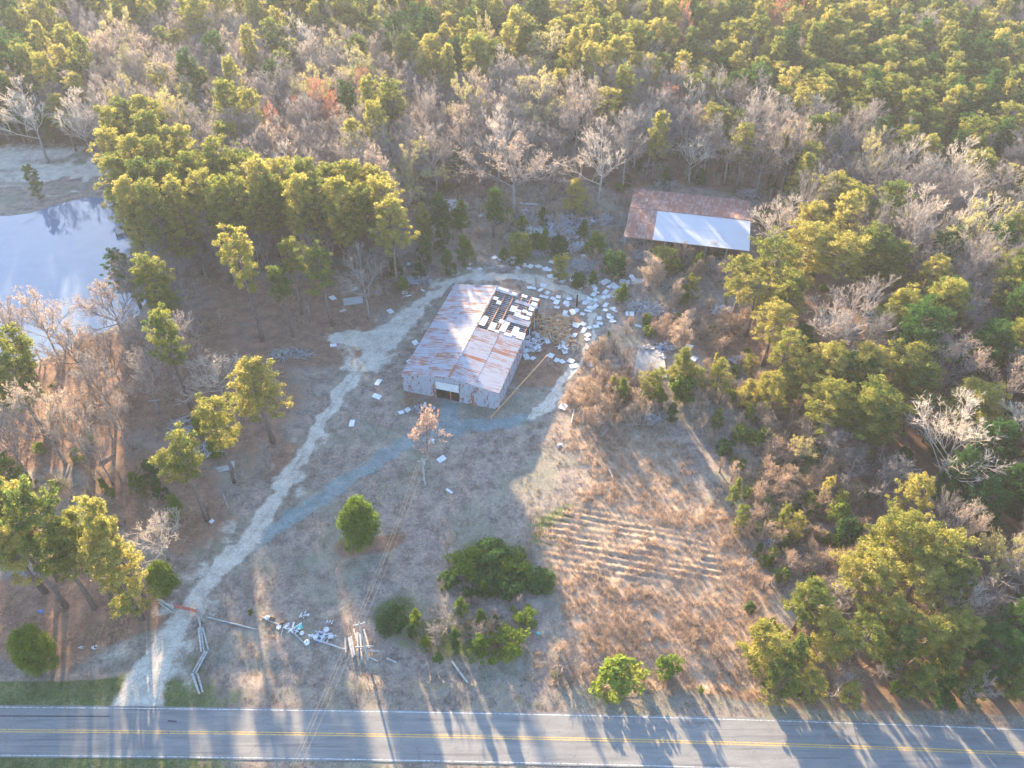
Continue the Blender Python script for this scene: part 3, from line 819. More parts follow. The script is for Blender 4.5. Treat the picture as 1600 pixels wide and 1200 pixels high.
crown_at('pine', 172, 880, 86, 18, 'low green pine crown facing the gate in the roadside cluster')
crown_at('young_pine', 195, 925, 66, 11, 'small pine hanging low over orange litter next to the gate')
crown_at('round_cedar', 252, 905, 46, 8, 'bright green rounded cedar behind the gate end of the pine cluster')
crown_at('young_pine', 20, 752, 60, 11, 'bushy pine at the left picture edge beyond the roadside cluster')
crown_at('round_cedar', 48, 1012, 76, 7.5, 'round green cedar standing alone near the road at the far left')
crown_at('pine', 236, 440, 78, 20, 'layered yellow-green pine at the right shore of the pond')
crown_at('dark_pine', 198, 424, 56, 13, 'dark blue-green pine overhanging the pond near the dock')
crown_at('flat_pine', 30, 545, 76, 19, 'flat-topped pine on the near pond bank at the left edge')
crown_at('pine', 22, 596, 80, 18, 'drooping green pine on the near pond bank below the flat-topped one')
crown_at('young_pine', 50, 282, 26, 9, 'small green pine alone on the white sandy bank across the pond')
e = based('round_cedar', 567, 853, 781, 70, 'lone round yellow-topped cedar in the open grass left of the wires')
for cx, cy_, w, l in ((310, 672, 34, 'dark cedar beside the brush pile behind the layered pine'), (235, 738, 38, 'dark cedar at the upper left of the broad crooked pine'), (248, 765, 34, 'dark cedar beside the left of the broad crooked pine'),
                   (213, 757, 34, 'small yellowish cedar at the left end of the dark cedar thicket'), (335, 700, 34, 'dark cedar tucked under the layered pine'), (272, 792, 30, 'low cedar in front of the broad crooked pine'),
                   (262, 722, 24, 'upright dark cedar behind the broad crooked pine')):
    crown_at('cedar', cx, cy_, w, 5.5, l)
# pines and cedars round the debris field
for cx, cy_, w, h, k, l in (
        (700, 412, 30, 7, 'cedar', 'yellow-green cedar just behind the bend of the sandy track'), (725, 392, 32, 8, 'cedar', 'dark cedar left of the grey trail into the woods'),
        (692, 372, 34, 9, 'cedar', 'dark green cedar between tan bush and grey trail'), (663, 350, 30, 10, 'young_pine', 'young pine beside the tan pointed bush'),
        (664, 392, 30, 9, 'cedar', 'sparse yellowish cedar below the young pine left of the trail'), (720, 340, 34, 9, 'cedar', 'dark cedar just below the white rubbish heap'),
        (690, 335, 34, 11, 'dark_pine', 'dark pine left of the white rubbish heap'), (655, 425, 22, 5, 'cedar', 'small cedar behind the boards left of the track bend'),
        (618, 420, 24, 6, 'cedar', 'small cedar beside two white boards in the wood edge'), (630, 445, 20, 4, 'cedar', 'little cedar at the scrap heap left of the track bend'),
        (770, 320, 30, 12, 'dark_pine', 'dark pine above the right of the grey trail'), (795, 338, 20, 5, 'cedar', 'small cedar at the left end of the debris field'),
        (816, 352, 20, 5, 'cedar', 'dark round cedar in front of the blue tin sheets'), (848, 340, 20, 6, 'cedar', 'upright cedar right of the blue tin sheets'),
        (812, 384, 40, 7, 'young_pine', 'bushy young pine with yellow top in front of the debris field'), (788, 398, 18, 4, 'cedar', 'small yellow-green cedar among boards behind the track bend'),
        (811, 405, 14, 4, 'cedar', 'thin cedar below the bushy yellow-topped young pine'), (836, 378, 22, 5, 'shrub', 'dark low shrub in the middle of the debris field'),
        (851, 378, 22, 7, 'cedar', 'pointed yellow-green cedar in the middle of the debris field'), (872, 384, 30, 5, 'shrub', 'dark green shrub right of the pointed cedar in the debris field'),
        (912, 357, 20, 5, 'cedar', 'very dark green cedar at the right of the debris field'), (931, 383, 36, 7, 'cedar', 'yellow-topped cedar above the trail to the rusty shed'),
        (957, 412, 42, 6, 'shrub', 'wide green shrub left of the rusty shed beside a pole heap'), (875, 418, 28, 6, 'young_pine', 'young pine above the white boards left of the pole heap'),
        (905, 437, 24, 4, 'shrub', 'low green shrub below the pole heap'), (926, 436, 16, 4, 'cedar', 'small yellowish cedar right of the low green shrub'),
        (973, 460, 24, 5, 'cedar', 'dark green cedar at the right end of the white boards'), (1040, 408, 44, 7, 'young_pine', 'bushy young pine in front of the rusty shed'),
        (1092, 414, 26, 6, 'cedar', 'pointed cedar below the middle of the rusty shed roof'), (1060, 424, 18, 4, 'shrub', 'low shrub between bushy pine and pointed cedar by the shed'),
        (900, 305, 44, 10, 'young_pine', 'young pine with yellow tip in the wood left of the rusty shed'), (1012, 402, 26, 6, 'small_bare', 'grey leafless bush left of the bushy pine at the shed'),
        (1066, 460, 24, 5, 'cedar', 'small olive cedar between shed and right-hand pines'), (1078, 448, 26, 6, 'young_pine', 'small pine at the left foot of the right-hand pine stand'),
        (1011, 500, 16, 3, 'shrub', 'small shrub above the bright yellow-green bush'), (1061, 500, 18, 3.5, 'cedar', 'small green cedar above the tall tan bush by the slab'),
        (1112, 518, 14, 3, 'shrub', 'little green shrub in open brown ground right of the slab'),
        (972, 608, 30, 6, 'young_pine', 'small yellow-green pine left of the lower slab corner'), (957, 600, 18, 4, 'young_pine', 'tiny pine at the left of the small yellow-green pine'),
        (1066, 572, 44, 10, 'young_pine', 'tall yellow-topped young pine right of the slab'), (1085, 592, 36, 7, 'young_pine', 'bushy young pine right of the tall one by the slab'),
        (1068, 605, 44, 6, 'shrub', 'wide dark shrub at the foot of the pines right of the slab'), (1022, 602, 36, 7, 'young_pine', 'young pine touching the lower edge of the slab'),
        (1030, 622, 26, 5, 'cedar', 'yellow-green cedar below the slab'), (1003, 625, 18, 4, 'fresh_shrub', 'small fresh green shrub left below the slab'),
        (1050, 645, 22, 5, 'cedar', 'dark narrow cedar below the slab pines'), (1125, 585, 44, 9, 'young_pine', 'young pine in scrub right of the slab pines'),
        (1212, 614, 50, 9, 'young_pine', 'wide young pine at the edge of the right-hand wood above the scrub'), (1232, 602, 40, 9, 'young_pine', 'young pine touching the wood edge above the scrub'),
        (1170, 612, 40, 7, 'young_pine', 'young pine standing in reddish scrub'), (1190, 604, 30, 7, 'young_pine', 'narrow young pine in the scrub beside the wood edge'),
        (1165, 676, 34, 3.2, 'fresh_shrub', 'bright green spreading shrub at the upper right of the tan field'), (1183, 686, 30, 2.8, 'shrub', 'dark green shrub beside the bright spreading one'),
        (1160, 725, 14, 2.5, 'fresh_shrub', 'small fresh green shrub at the right edge of the tan field'), (1147, 718, 12, 2, 'fresh_shrub', 'tiny yellow-green shrub at the right edge of the tan field'),
        (1222, 898, 20, 3, 'fresh_shrub', 'small lit shrub right of the lower tan field'), (1255, 703, 26, 6, 'yellow_bud', 'small bush with bright yellow buds in the scrub'),
        (1310, 800, 34, 6, 'fresh_shrub', 'bright green bush in the shaded scrub left of the roadside pines'), (1325, 832, 34, 6, 'shrub', 'dark green bush below the bright green one'),
        (1268, 785, 16, 4, 'fresh_shrub', 'small yellow-green bush among tall brown weeds')):
    crown_at(k, cx, cy_, w * 1.22, h, l)
crown_at('fresh_shrub', 1015, 517, 22, 2.6, 'small round bright yellow-green bush alone above the concrete slab')
crown_at('fresh_shrub', 951, 522, 9, 1.5, 'tiny yellow shrub left of the round bright bush')
# tan and bare bushes
crown_at('tan_cone', 634, 346, 32, 13, 'tall pointed tan bush at the right end of the long pine row')
crown_at('tan_cone', 1017, 430, 36, 8, 'wide tan feathery bush left of the bushy pine at the shed')
crown_at('tan_cone', 1066, 530, 30, 10, 'tall narrow pinkish tan bush right of the slab')
crown_at('tan_cone', 1056, 462, 20, 7, 'narrow tan bush between the shed and the grey brush heap')
based('small_rust', 671, 730, 645, 58, 'small tree with rust-pink leaves on the gravel drive in front of the barn')
based('bare', 577, 498, 402, 62, 'bare two-stemmed tree at the edge of the yard left of the sandy bend')
based('pale_bare', 352, 630, 560, 76, 'wide pale leafless tree above the layered pine')
based('bare', 610, 432, 368, 50, 'leafless tree with twisting limbs below the right end of the pine row')
crown_at('small_bare', 414, 712, 46, 6, 'grey leafless bush between the dense pine and the sandy track')
crown_at('pale_bare', 245, 838, 76, 9, 'low spreading leafless tree with pinkish twigs beside the roadside cluster')
crown_at('tan_bare', 803, 262, 106, 20, 'very large round pinkish leafless tree behind the debris field')
crown_at('pale_bare', 938, 255, 86, 20, 'wide whitish leafless tree left above the rusty shed')
crown_at('tan_bare', 900, 192, 60, 20, 'leafless tree with peach-coloured top behind the big pinkish one')
crown_at('pale_bare', 1495, 690, 122, 19, 'large creamy white leafless tree in the dark gap of the right-hand wood')
crown_at('tan_bare', 1500, 825, 48, 14, 'small tan tree with bright top below the creamy white tree')
crown_at('pale_bare', 1415, 262, 62, 19, 'pale leafless tree with fanned twigs in the right-hand wood')
crown_at('pale_bare', 1440, 345, 80, 19, 'wide pinkish leafless tree behind the right-hand pine stand')
crown_at('pale_bare', 1515, 350, 76, 19, 'tall pinkish leafless tree right of the wide one behind the pine stand')
crown_at('pale_bare', 1180, 185, 52, 18, 'white-limbed leafless tree right above the shed in the far wood')
crown_at('pale_bare', 45, 185, 80, 20, 'grey-white leafless tree on the sandy bank at the left edge')
crown_at('pale_bare', 125, 190, 66, 19, 'leafless tree left of the pine stand across the pond')
crown_at('red_bud', 505, 185, 46, 17, 'tree with orange-red buds in the middle of the grey wood')
crown_at('red_bud', 430, 214, 28, 15, 'small tree with coral buds above the long pine row')
crown_at('red_bud', 570, 162, 28, 16, 'tree with faint red buds right of the orange-red one')
crown_at('red_bud', 1065, 64, 22, 20, 'small coral-pink tree among the pines of the far wood')
crown_at('red_bud', 1218, 46, 28, 22, 'coral-red tree at the upper right in the far pine wood')
crown_at('red_bud', 1262, 18, 20, 22, 'faint pink tree near the top edge in the far pine wood')
crown_at('tan_bare', 212, 78, 58, 20, 'leafless tree with orange-tinted top in the upper left wood')
crown_at('yellow_bud', 270, 196, 62, 19, 'pale yellow budding tree at the top of the left pine stand')
crown_at('yellow_bud', 562, 125, 58, 19, 'large pale yellow budding tree in the middle of the grey wood')
crown_at('yellow_bud', 858, 96, 64, 20, 'big yellow budding tree with fanned limbs in the far wood')
crown_at('yellow_bud', 625, 95, 28, 19, 'small golden budding tree beside two pines in the far wood')
crown_at('yellow_bud', 757, 72, 24, 20, 'bright yellow crown in the gap between grey wood and far pines')
crown_at('yellow_bud', 1122, 16, 28, 22, 'bright lemon-yellow tree at the top edge right of centre')
crown_at('yellow_bud', 490, 150, 52, 18, 'yellowish budding tree above the orange-red one')
crown_at('tan_bare', 1488, 572, 66, 16, 'tree with peach-orange buds right of the pines below the dark pond')
crown_at('yellow_bud', 1560, 880, 60, 12, 'tan and yellow feathery tree at the right edge')
crown_at('tan_bare', 1590, 600, 70, 16, 'peach-toned leafless tree at the right picture edge')
for cx, cy_, w, h, l in ((172, 478, 84, 16, 'peach-lit leafless tree leaning over the pond by the layered pine'), (62, 500, 66, 17, 'forked leafless tree in front of the pond'), (112, 545, 70, 16, 'leafless tree on the near pond bank right of the forked one'),
                      (20, 520, 50, 16, 'feathery leafless tree at the left edge before the pond'), (150, 600, 70, 15, 'leafless tree in the middle of the brown near bank'), (60, 650, 80, 17, 'large leafless tree with a stout trunk on the brown bank at left'),
                      (215, 520, 60, 14, 'leafless tree on the bank below the layered pine'), (290, 480, 70, 12, 'wide low pinkish leafless tree left of the tall leaning pine'), (110, 670, 60, 14, 'leafless tree with warm lit twigs above the yellow shrubs'),
                      (150, 705, 50, 12, 'slender leafless tree near the end of the brown bank'), (340, 350, 70, 16, 'grey leafless tree in front of the left pine stand'), (255, 385, 50, 13, 'small grey tree behind the layered shore pine'),
                      (405, 365, 40, 13, 'grey leafless tree behind the tall leaning pine'), (485, 385, 46, 12, 'grey leafless tree between pine row and pine group'), (225, 590, 60, 13, 'thin leafless tree left of the round yellow pine'),
                      (180, 650, 50, 12, 'small leafless tree at the right side of the brown bank'), (10, 690, 60, 14, 'leafless tree at the left edge above the bushy pine')):
    crown_at('tan_bare' if cx < 130 or cx == 172 else 'bare', cx, cy_, w, h, l)
SG = np.random.default_rng(18)
for k in range(64):                                      # green bushes and saplings through the tan scrub
    cx, cy_ = SG.uniform(1080, 1345), SG.uniform(540, 985)
    if cx < 1080 + (cy_ - 540) * .28: cx += 90
    kind = SG.choice(['shrub', 'cedar', 'young_pine', 'fresh_shrub', 'cedar'])
    where = 'above the field' if cy_ < 700 else 'beside the field rows' if cy_ < 860 else 'by the lower field'
    side = 'field side' if cx < 1200 else 'pine side'
    word = {'shrub': 'dark green shrub', 'cedar': 'green cedar', 'young_pine': 'young pine', 'fresh_shrub': 'bright green shrub'}[str(kind)]
    crown_at(str(kind), cx, cy_, SG.uniform(16, 34), SG.uniform(1.8, 3.6) if kind != 'young_pine' else SG.uniform(4, 7), word + ' in the right scrub ' + where + ', ' + side, word + 's in the right-hand scrub')
YF = np.random.default_rng(8)
for k in range(60):                                      # thin leafless growth between the long row and the yard
    bx, by = YF.uniform(235, 640), YF.uniform(372, 440)
    if 455 < bx < 545 and by > 410: by -= 40
    p = P(bx, by); hh = YF.uniform(6, 12)
    plant('bare', p[0], p[1], hh, YF.uniform(1.6, 3.0), ('low ' if hh < 9 else 'taller ') + 'leafless sapling under the ' + ('left end' if bx < 330 else 'left middle' if bx < 430 else 'right middle' if bx < 540 else 'right end') + ' of the pine row' + (', yard side' if by > 415 else ', trunk side'), 'leafless saplings under the long pine row')
for cx, cy_, w, l in ((140, 682, 14, 'upright shrub with mustard-yellow leaves on the brown bank'), (120, 712, 26, 'mustard-tinted shrub below the upright yellow one'), (95, 760, 24, 'yellow-green shrub in lit weeds above the roadside pines'),
                   (160, 755, 16, 'small green shrub in lit weeds above the roadside pines'), (172, 768, 14, 'second small green shrub beside the lit weeds'), (60, 700, 22, 'olive shrub under the stout leafless tree')):
    crown_at('fresh_shrub', cx, cy_, w, 2.6, l)
# shrubs in the grass near the road
for cx, cy_, w, h, k, l in ((735, 880, 76, 3.0, 'shrub', 'dark green shrub at the left of the round thicket in the grass'), (772, 868, 76, 3.0, 'shrub', 'dark green shrub at the back of the round thicket'), (805, 888, 76, 2.8, 'shrub', 'dark shrub at the right of the round thicket'),
                            (760, 905, 76, 2.4, 'shrub', 'low green shrub at the front of the round thicket'), (800, 912, 76, 2.2, 'shrub', 'low shrub at the front right of the round thicket'), (755, 918, 24, 3.2, 'cedar', 'yellow-green cedar in front of the round thicket'),
                            (650, 965, 26, 4.5, 'cedar', 'yellow-topped cedar at the left of the roadside shrub clump'), (643, 985, 24, 3.2, 'cedar', 'low cedar below the yellow-topped one in the roadside clump'), (664, 1003, 26, 3.2, 'cedar', 'green cedar at the lower left of the roadside clump'),
                            (720, 950, 32, 5.0, 'cedar', 'tall bright cedar at the top of the roadside clump'), (750, 965, 24, 4.2, 'cedar', 'bright cedar right of the tallest in the roadside clump'), (774, 970, 18, 3, 'cedar', 'small round cedar at the right end of the roadside clump'),
                            (712, 998, 32, 4.5, 'cedar', 'yellow-green cedar in the centre of the roadside clump'), (748, 1012, 44, 4.6, 'cedar', 'broad yellow-green cedar at the lower right of the roadside clump'), (684, 1028, 20, 2, 'shrub', 'low shrub in front of the roadside clump'),
                            (700, 972, 64, 4.2, 'small_bare', 'leafless pinkish bush in the middle of the roadside clump'), (845, 905, 60, 2.0, 'shrub', 'outlying dark shrub at the right rim of the round thicket'), (705, 905, 44, 2.0, 'shrub', 'outlying dark shrub at the left rim of the round thicket'), (680, 990, 40, 3.5, 'small_bare', 'leafless grey bush at the left inside the roadside clump'), (740, 990, 40, 3.2, 'small_bare', 'leafless bush between the bright cedars of the roadside clump'),
                            (790, 1005, 80, 2.0, 'shrub', 'sprawling dark shrub right of the roadside clump'), (610, 968, 60, 1.6, 'shrub', 'flat dark green bramble beside the pole heap'), (820, 960, 50, 1.6, 'shrub', 'low dark bramble between thicket and tan field'),
                            (880, 1035, 56, 2.8, 'small_bare', 'olive brown thorny bush left of the broad roadside bush'), (350, 948, 30, 2.2, 'small_bare', 'tan leafless bush right of the gate'), (392, 957, 10, 1.2, 'shrub', 'tiny green shrub right of the tan bush by the gate')):
    crown_at(k, cx, cy_, w, h, l)
crown_at('fresh_shrub', 965, 1052, 104, 6.2, 'broad bright green bush casting its shadow on the road')
crown_at('fresh_shrub', 1045, 1038, 44, 4.2, 'round bright green bush right of the broad roadside bush')
crown_at('fresh_shrub', 870, 1052, 14, 1.4, 'tiny green shrub at the foot of the thorny bush')
crown_at('fresh_shrub', 1096, 1076, 10, 1.5, 'tiny lit shrub on the verge above a thin shadow')
# the stands of pines on the right: every crown placed by hand
RIGHT = [(1250, 292, 62, 17, 'cone_pine', 'tall cone-shaped yellow-lit pine right of the rusty shed'), (1300, 300, 60, 17, 'pine', 'pine with golden left flank beside the cone-shaped one'), (1335, 320, 50, 17, 'pine', 'dark-sided pine behind the cone-shaped one'),
         (1262, 350, 50, 17, 'pine', 'pine directly below the cone-shaped one'), (1160, 432, 66, 15, 'pine', 'pine at the left end of the right-hand stand beside the shed'), (1182, 460, 54, 14, 'pine', 'lower pine at the left end of the right-hand stand'),
         (1212, 402, 72, 17, 'pine', 'rounded golden pine at the upper left of the right-hand stand'), (1275, 385, 84, 18, 'pine', 'broad golden pine at the top of the right-hand stand'), (1320, 405, 70, 18, 'pine', 'broad pine in the middle of the right-hand stand'),
         (1368, 395, 66, 18, 'pine', 'pine at the upper right of the right-hand stand'), (1400, 408, 50, 16, 'pine', 'small-crowned pine at the right end of the right-hand stand'), (1455, 430, 52, 16, 'pine', 'separate pine right of the right-hand stand'),
         (1235, 455, 64, 16, 'pine', 'pine below the broad golden one in the right-hand stand'), (1212, 500, 60, 15, 'pine', 'pine left of the dark pond'), (1228, 548, 60, 15, 'pine', 'pine at the lower left of the dark pond'),
         (1300, 566, 66, 15, 'pine', 'broad pine just below the dark pond'), (1352, 572, 66, 15, 'pine', 'rounded pine below the middle of the dark pond'), (1412, 568, 72, 16, 'pine', 'broad pine below the right end of the dark pond'),
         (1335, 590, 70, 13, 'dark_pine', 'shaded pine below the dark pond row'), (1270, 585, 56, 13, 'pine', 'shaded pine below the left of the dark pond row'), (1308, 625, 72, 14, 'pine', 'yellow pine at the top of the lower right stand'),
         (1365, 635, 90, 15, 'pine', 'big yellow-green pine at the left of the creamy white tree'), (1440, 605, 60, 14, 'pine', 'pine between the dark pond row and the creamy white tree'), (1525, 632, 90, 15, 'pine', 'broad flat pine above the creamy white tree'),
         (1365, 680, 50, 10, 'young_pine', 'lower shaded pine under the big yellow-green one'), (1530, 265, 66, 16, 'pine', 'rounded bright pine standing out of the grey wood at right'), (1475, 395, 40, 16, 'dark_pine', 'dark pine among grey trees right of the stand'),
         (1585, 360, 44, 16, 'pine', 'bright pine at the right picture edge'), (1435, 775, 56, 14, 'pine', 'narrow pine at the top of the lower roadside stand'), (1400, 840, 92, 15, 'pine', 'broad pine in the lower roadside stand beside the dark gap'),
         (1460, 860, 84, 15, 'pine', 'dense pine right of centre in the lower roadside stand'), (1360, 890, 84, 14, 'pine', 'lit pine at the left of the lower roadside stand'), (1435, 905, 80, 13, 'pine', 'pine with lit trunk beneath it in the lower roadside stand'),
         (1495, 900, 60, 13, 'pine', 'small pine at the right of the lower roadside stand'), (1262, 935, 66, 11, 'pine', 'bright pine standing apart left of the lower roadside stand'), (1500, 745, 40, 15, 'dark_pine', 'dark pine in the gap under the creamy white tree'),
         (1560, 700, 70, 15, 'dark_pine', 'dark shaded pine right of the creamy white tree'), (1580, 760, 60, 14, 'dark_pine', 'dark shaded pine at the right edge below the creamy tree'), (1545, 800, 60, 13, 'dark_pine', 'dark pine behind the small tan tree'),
         (1190, 1010, 80, 9, 'young_pine', 'leftmost pine of the row along the road'), (1240, 1022, 70, 9, 'young_pine', 'second pine from the left in the row along the road'), (1222, 1058, 66, 7, 'young_pine', 'low pine nearest the road at the left of the row'),
         (1265, 1070, 52, 6, 'young_pine', 'small dark green pine over orange litter at the left of the row'), (1300, 1000, 78, 9.5, 'young_pine', 'pine behind the orange clearing in the road row'), (1330, 1080, 50, 5.5, 'young_pine', 'small bright pine in front of the orange clearing'),
         (1360, 985, 80, 10, 'pine', 'pine with broad top right of the orange clearing'), (1405, 1010, 80, 10, 'young_pine', 'pine with a lit slanting trunk in the road row'), (1440, 1062, 62, 8, 'young_pine', 'low blue-green pine by the road verge'),
         (1455, 990, 90, 11, 'pine', 'broad pine in the middle of the right road row'), (1505, 985, 80, 11, 'pine', 'pine with yellow-tipped branches in the right road row'), (1480, 1040, 70, 9, 'young_pine', 'pine in shade in front of the right road row'),
         (1520, 1060, 66, 8, 'young_pine', 'low pine near the verge with orange litter around it'), (1555, 1010, 84, 11, 'dark_pine', 'dark green pine near the right edge in the road row'), (1592, 975, 80, 12, 'dark_pine', 'very dark pine at the right picture edge in the road row'),
         (1590, 1062, 64, 8, 'young_pine', 'pine at the right edge close to the road'), (1395, 960, 60, 11, 'pine', 'pine at the back of the road row below the stand'), (1545, 950, 60, 11, 'bare', 'leafless tree between the dark pines at the right edge'),
         (1490, 945, 76, 11, 'pale_bare', 'grey leafless tree above the right road row'), (1310, 935, 60, 9, 'bare', 'leafless brush tree between the lower stand and the road row'), (1475, 810, 60, 13, 'bare', 'leafless tree behind the lower roadside stand'),
         (1395, 745, 60, 11, 'bare', 'brown leafless tree above the narrow pine'), (1330, 740, 60, 8, 'small_bare', 'brown leafless bush left of the narrow pine'), (1300, 690, 60, 9, 'bare', 'leafless tree at the lower left of the big yellow-green pine'),
         (1600, 880, 50, 12, 'tan_bare', 'reddish leafless tree at the far right edge')]
for cx, cy_, w, h, k, l in RIGHT: crown_at(k, cx, cy_, w * (1.14 if cy_ < 940 else .92), h, l)
# left stand of pines between pond and wood: crowns placed by hand
LEFTST = [(175, 215), (205, 200), (240, 225), (180, 250), (213, 262), (250, 265), (190, 290), (228, 300), (285, 248), (262, 300), (300, 285), (330, 268), (205, 330), (245, 335), (285, 330), (318, 312), (352, 292), (385, 282),
          (372, 318), (410, 300), (445, 292), (428, 330), (480, 296), (465, 335), (515, 300), (500, 335), (548, 298), (535, 335), (580, 305), (570, 345), (600, 335), (345, 335), (395, 345), (610, 365), (236, 195)]
for k, (cx, cy_) in enumerate(LEFTST):
    if cx < 300:
        lab = 'pine ' + ('at the water side' if cx < 200 else 'in the middle' if cx < 245 else 'at the right side') + ' of the dense pond stand, ' + ('in its back rows' if cy_ < 235 else 'halfway down' if cy_ < 300 else 'in its front row')
        crown_at('deep_pine', cx, cy_, 54 + (k * 7) % 16, 23, ('broad ' if (k * 7) % 16 > 7 else 'slim ') + lab, 'pines of the dense stand beside the pond')
    else:
        lab = 'pine ' + ('at the left end' if cx < 360 else 'left of the middle' if cx < 450 else 'right of the middle' if cx < 540 else 'at the right end') + ' of the long row, ' + ('in front' if cy_ > 315 else 'behind')
        crown_at('pine', cx, cy_ - 6 if cy_ < 325 else cy_ - 14, 56 + (k * 7) % 16, 20.5 + (k * 5) % 4, ('broad ' if (k * 7) % 16 > 7 else 'slim ') + lab, 'pines of the long row left of the barn')

# ------------------------------------------------------------------ the wood: jittered planting, kind chosen by where the tree stands
PINE_ZONES = [(65, 105, 85, 62, .75), (60, 12, 110, 34, .6), (180, 8, 95, 26, .6), (330, 25, 60, 24, .4), (450, 18, 80, 28, .85), (620, 22, 130, 36, .88), (800, 50, 130, 46, .88), (985, 62, 170, 62, .9),
              (1140, 92, 120, 46, .92), (1350, 70, 260, 78, .93), (1520, 130, 150, 95, .93), (1300, 135, 100, 30, .8), (1400, 145, 160, 40, .85), (760, 95, 60, 24, .6), (610, 172, 18, 22, .9), (385, 170, 26, 20, .8),
              (430, 80, 14, 20, .7), (690, 108, 40, 22, .5), (150, 150, 30, 22, .5), (950, 140, 40, 30, .4), (1050, 240, 90, 40, .5), (1180, 240, 70, 30, .5), (1440, 212, 60, 34, .5), (1580, 300, 40, 50, .4), (1560, 720, 70, 90, .8),
              (90, 30, 60, 30, .5), (770, 150, 60, 60, .12), (1120, 60, 400, 60, .5), (1240, 200, 60, 50, .3), (1300, 470, 200, 170, .6), (1480, 560, 160, 110, .5), (1560, 420, 70, 160, .4), (1430, 740, 200, 230, .62), (1500, 1000, 200, 120, .7)]
rng = np.random.default_rng(21)
SP = 6.6
xs = np.arange(-330, 331, SP); ys = np.arange(60, 470, SP * .95)
cand = []
for j, yy in enumerate(ys):
    for i, xx in enumerate(xs):
        x = xx + (j % 2) * SP / 2 + rng.uniform(-2.3, 2.3); y = yy + rng.uniform(-2.3, 2.3)
        if abs(x) > 110 + .62 * y: continue
        cand.append((x, y))
cand = np.array(cand)
cpx, _ = proj(np.c_[cand, np.zeros(len(cand))])
ok = in_poly(cpx[:, 0], cpx[:, 1], FOREST_EDGE) | (cpx[:, 1] < 0)
ok |= in_poly(cpx[:, 0], cpx[:, 1], LEFT_WOOD) & (rng.random(len(cand)) < .30)
ok &= ~in_poly(cpx[:, 0], cpx[:, 1], POND)
ok &= ~((np.hypot((cpx[:, 0] - 60) / 165, (cpx[:, 1] - 272) / 48) < 1) & (rng.random(len(cand)) < .5))
ok &= ~((np.hypot((cpx[:, 0] - 1338) / 80, (cpx[:, 1] - 512) / 50) < 1))
ok &= ~((cpx[:, 0] < 210) & (cpx[:, 1] > 296) & (cpx[:, 1] < 345))
sx = (cand[:, 0] - SO[0]) * SU[0] + (cand[:, 1] - SO[1]) * SU[1]; sy = (cand[:, 0] - SO[0]) * SV[0] + (cand[:, 1] - SO[1]) * SV[1]
ok &= ~((sx > -4) & (sx < SW + 3) & (sy > -9) & (sy < SL + 3))
pl = np.array(PLANTED)
big = pl[pl[:, 2] > 1.9]
dd = np.hypot(cand[:, None, 0] - big[None, :, 0], cand[:, None, 1] - big[None, :, 1])
ok &= (dd > (big[None, :, 2] * .95 + 1.7)).all(1)
# nothing tall right in front of the rusty shed or the dark pond
cand = cand[ok]; cpx = cpx[ok]
crown_px, _ = proj(np.c_[cand, np.full(len(cand), 15.)])
big2 = [e for e in range(0)]
pos = []
for (x, y), (bx, by), (cx, cy_) in zip(cand, cpx, crown_px):
    pp = 0.10
    for zx, zy, rx, ry, pr in PINE_ZONES:
        if ((cx - zx) / rx) ** 2 + ((cy_ - zy) / ry) ** 2 < 1 + rng.normal() * .15: pp = max(pp, pr)
    if cy_ < -5: pp = .55
    u = rng.random()
    if u < pp:
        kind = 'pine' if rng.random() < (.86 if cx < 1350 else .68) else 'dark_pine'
        h = rng.uniform(15, 24); r = rng.uniform(2.9, 4.9)
        if cx > 1000 and cy_ > 100 or cx > 1300: h = rng.uniform(15, 20)
    else:
        v = rng.random()
        kind = 'bare' if v < .72 else 'tan_bare' if v < .82 else 'pale_bare' if v < .88 else 'yellow_bud' if v < .935 else 'dark_pine' if v < .99 else 'red_bud'
        h = rng.uniform(12, 20.5); r = rng.uniform(3.8, 6.2)
        if kind == 'dark_pine': h = rng.uniform(7, 11); r = rng.uniform(2, 2.8)
        if kind == 'red_bud' and rng.random() < .7: kind = 'bare'
    if 960 < bx < 1200 and 395 < by < 470: h *= .5; r *= .6
    if bx < 240 and 480 < by < 770: kind = 'bare'; h = rng.uniform(9, 14); r = rng.uniform(2.6, 4)
    pos.append((x, y, kind, h, r, cx, cy_, bx, by))
def zone_words(cx, cy_, bx, by, h, r):
    size = ('tall ' if h > 17.5 else 'low ' if h < 15.5 else '') + ('broad ' if r > (4.6 if h < 0 else 4.2) else 'slim ' if r < 3.7 else '')
    if bx < 420 and by > 440: return size, 'on the brown bank ' + ('at the left edge' if bx < 90 else 'below the pond' if bx < 190 else 'behind the yellow pines')
    col = ('at the left edge' if cx < 100 else 'above the pond' if cx < 220 else 'above the pond pines' if cx < 330 else 'above the long pine row' if cx < 460 else 'above the pine row end' if cx < 600 else 'above the barn' if cx < 740 else
           'above the debris field' if cx < 900 else 'above the left of the shed' if cx < 1040 else 'above the right of the shed' if cx < 1190 else 'right of the shed' if cx < 1310 else 'toward the right edge' if cx < 1470 else 'at the right edge')
    row = ('along the top' if cy_ < 32 else 'high in the far wood' if cy_ < 75 else 'in the far wood' if cy_ < 125 else 'mid-wood' if cy_ < 185 else 'in the near wood' if cy_ < 260 else
           'by the right pine stand' if cy_ < 480 else 'near the dark pond' if cy_ < 600 else 'by the creamy tree' if cy_ < 780 else 'behind the roadside stand')
    return size, row + ' ' + col
WORD = {'pine': 'yellow-green pine', 'dark_pine': 'dark green pine', 'bare': 'grey leafless tree', 'tan_bare': 'tan-tinted leafless tree', 'pale_bare': 'pale-limbed leafless tree',
        'yellow_bud': 'yellow budding tree', 'red_bud': 'red budding tree'}
scr = []
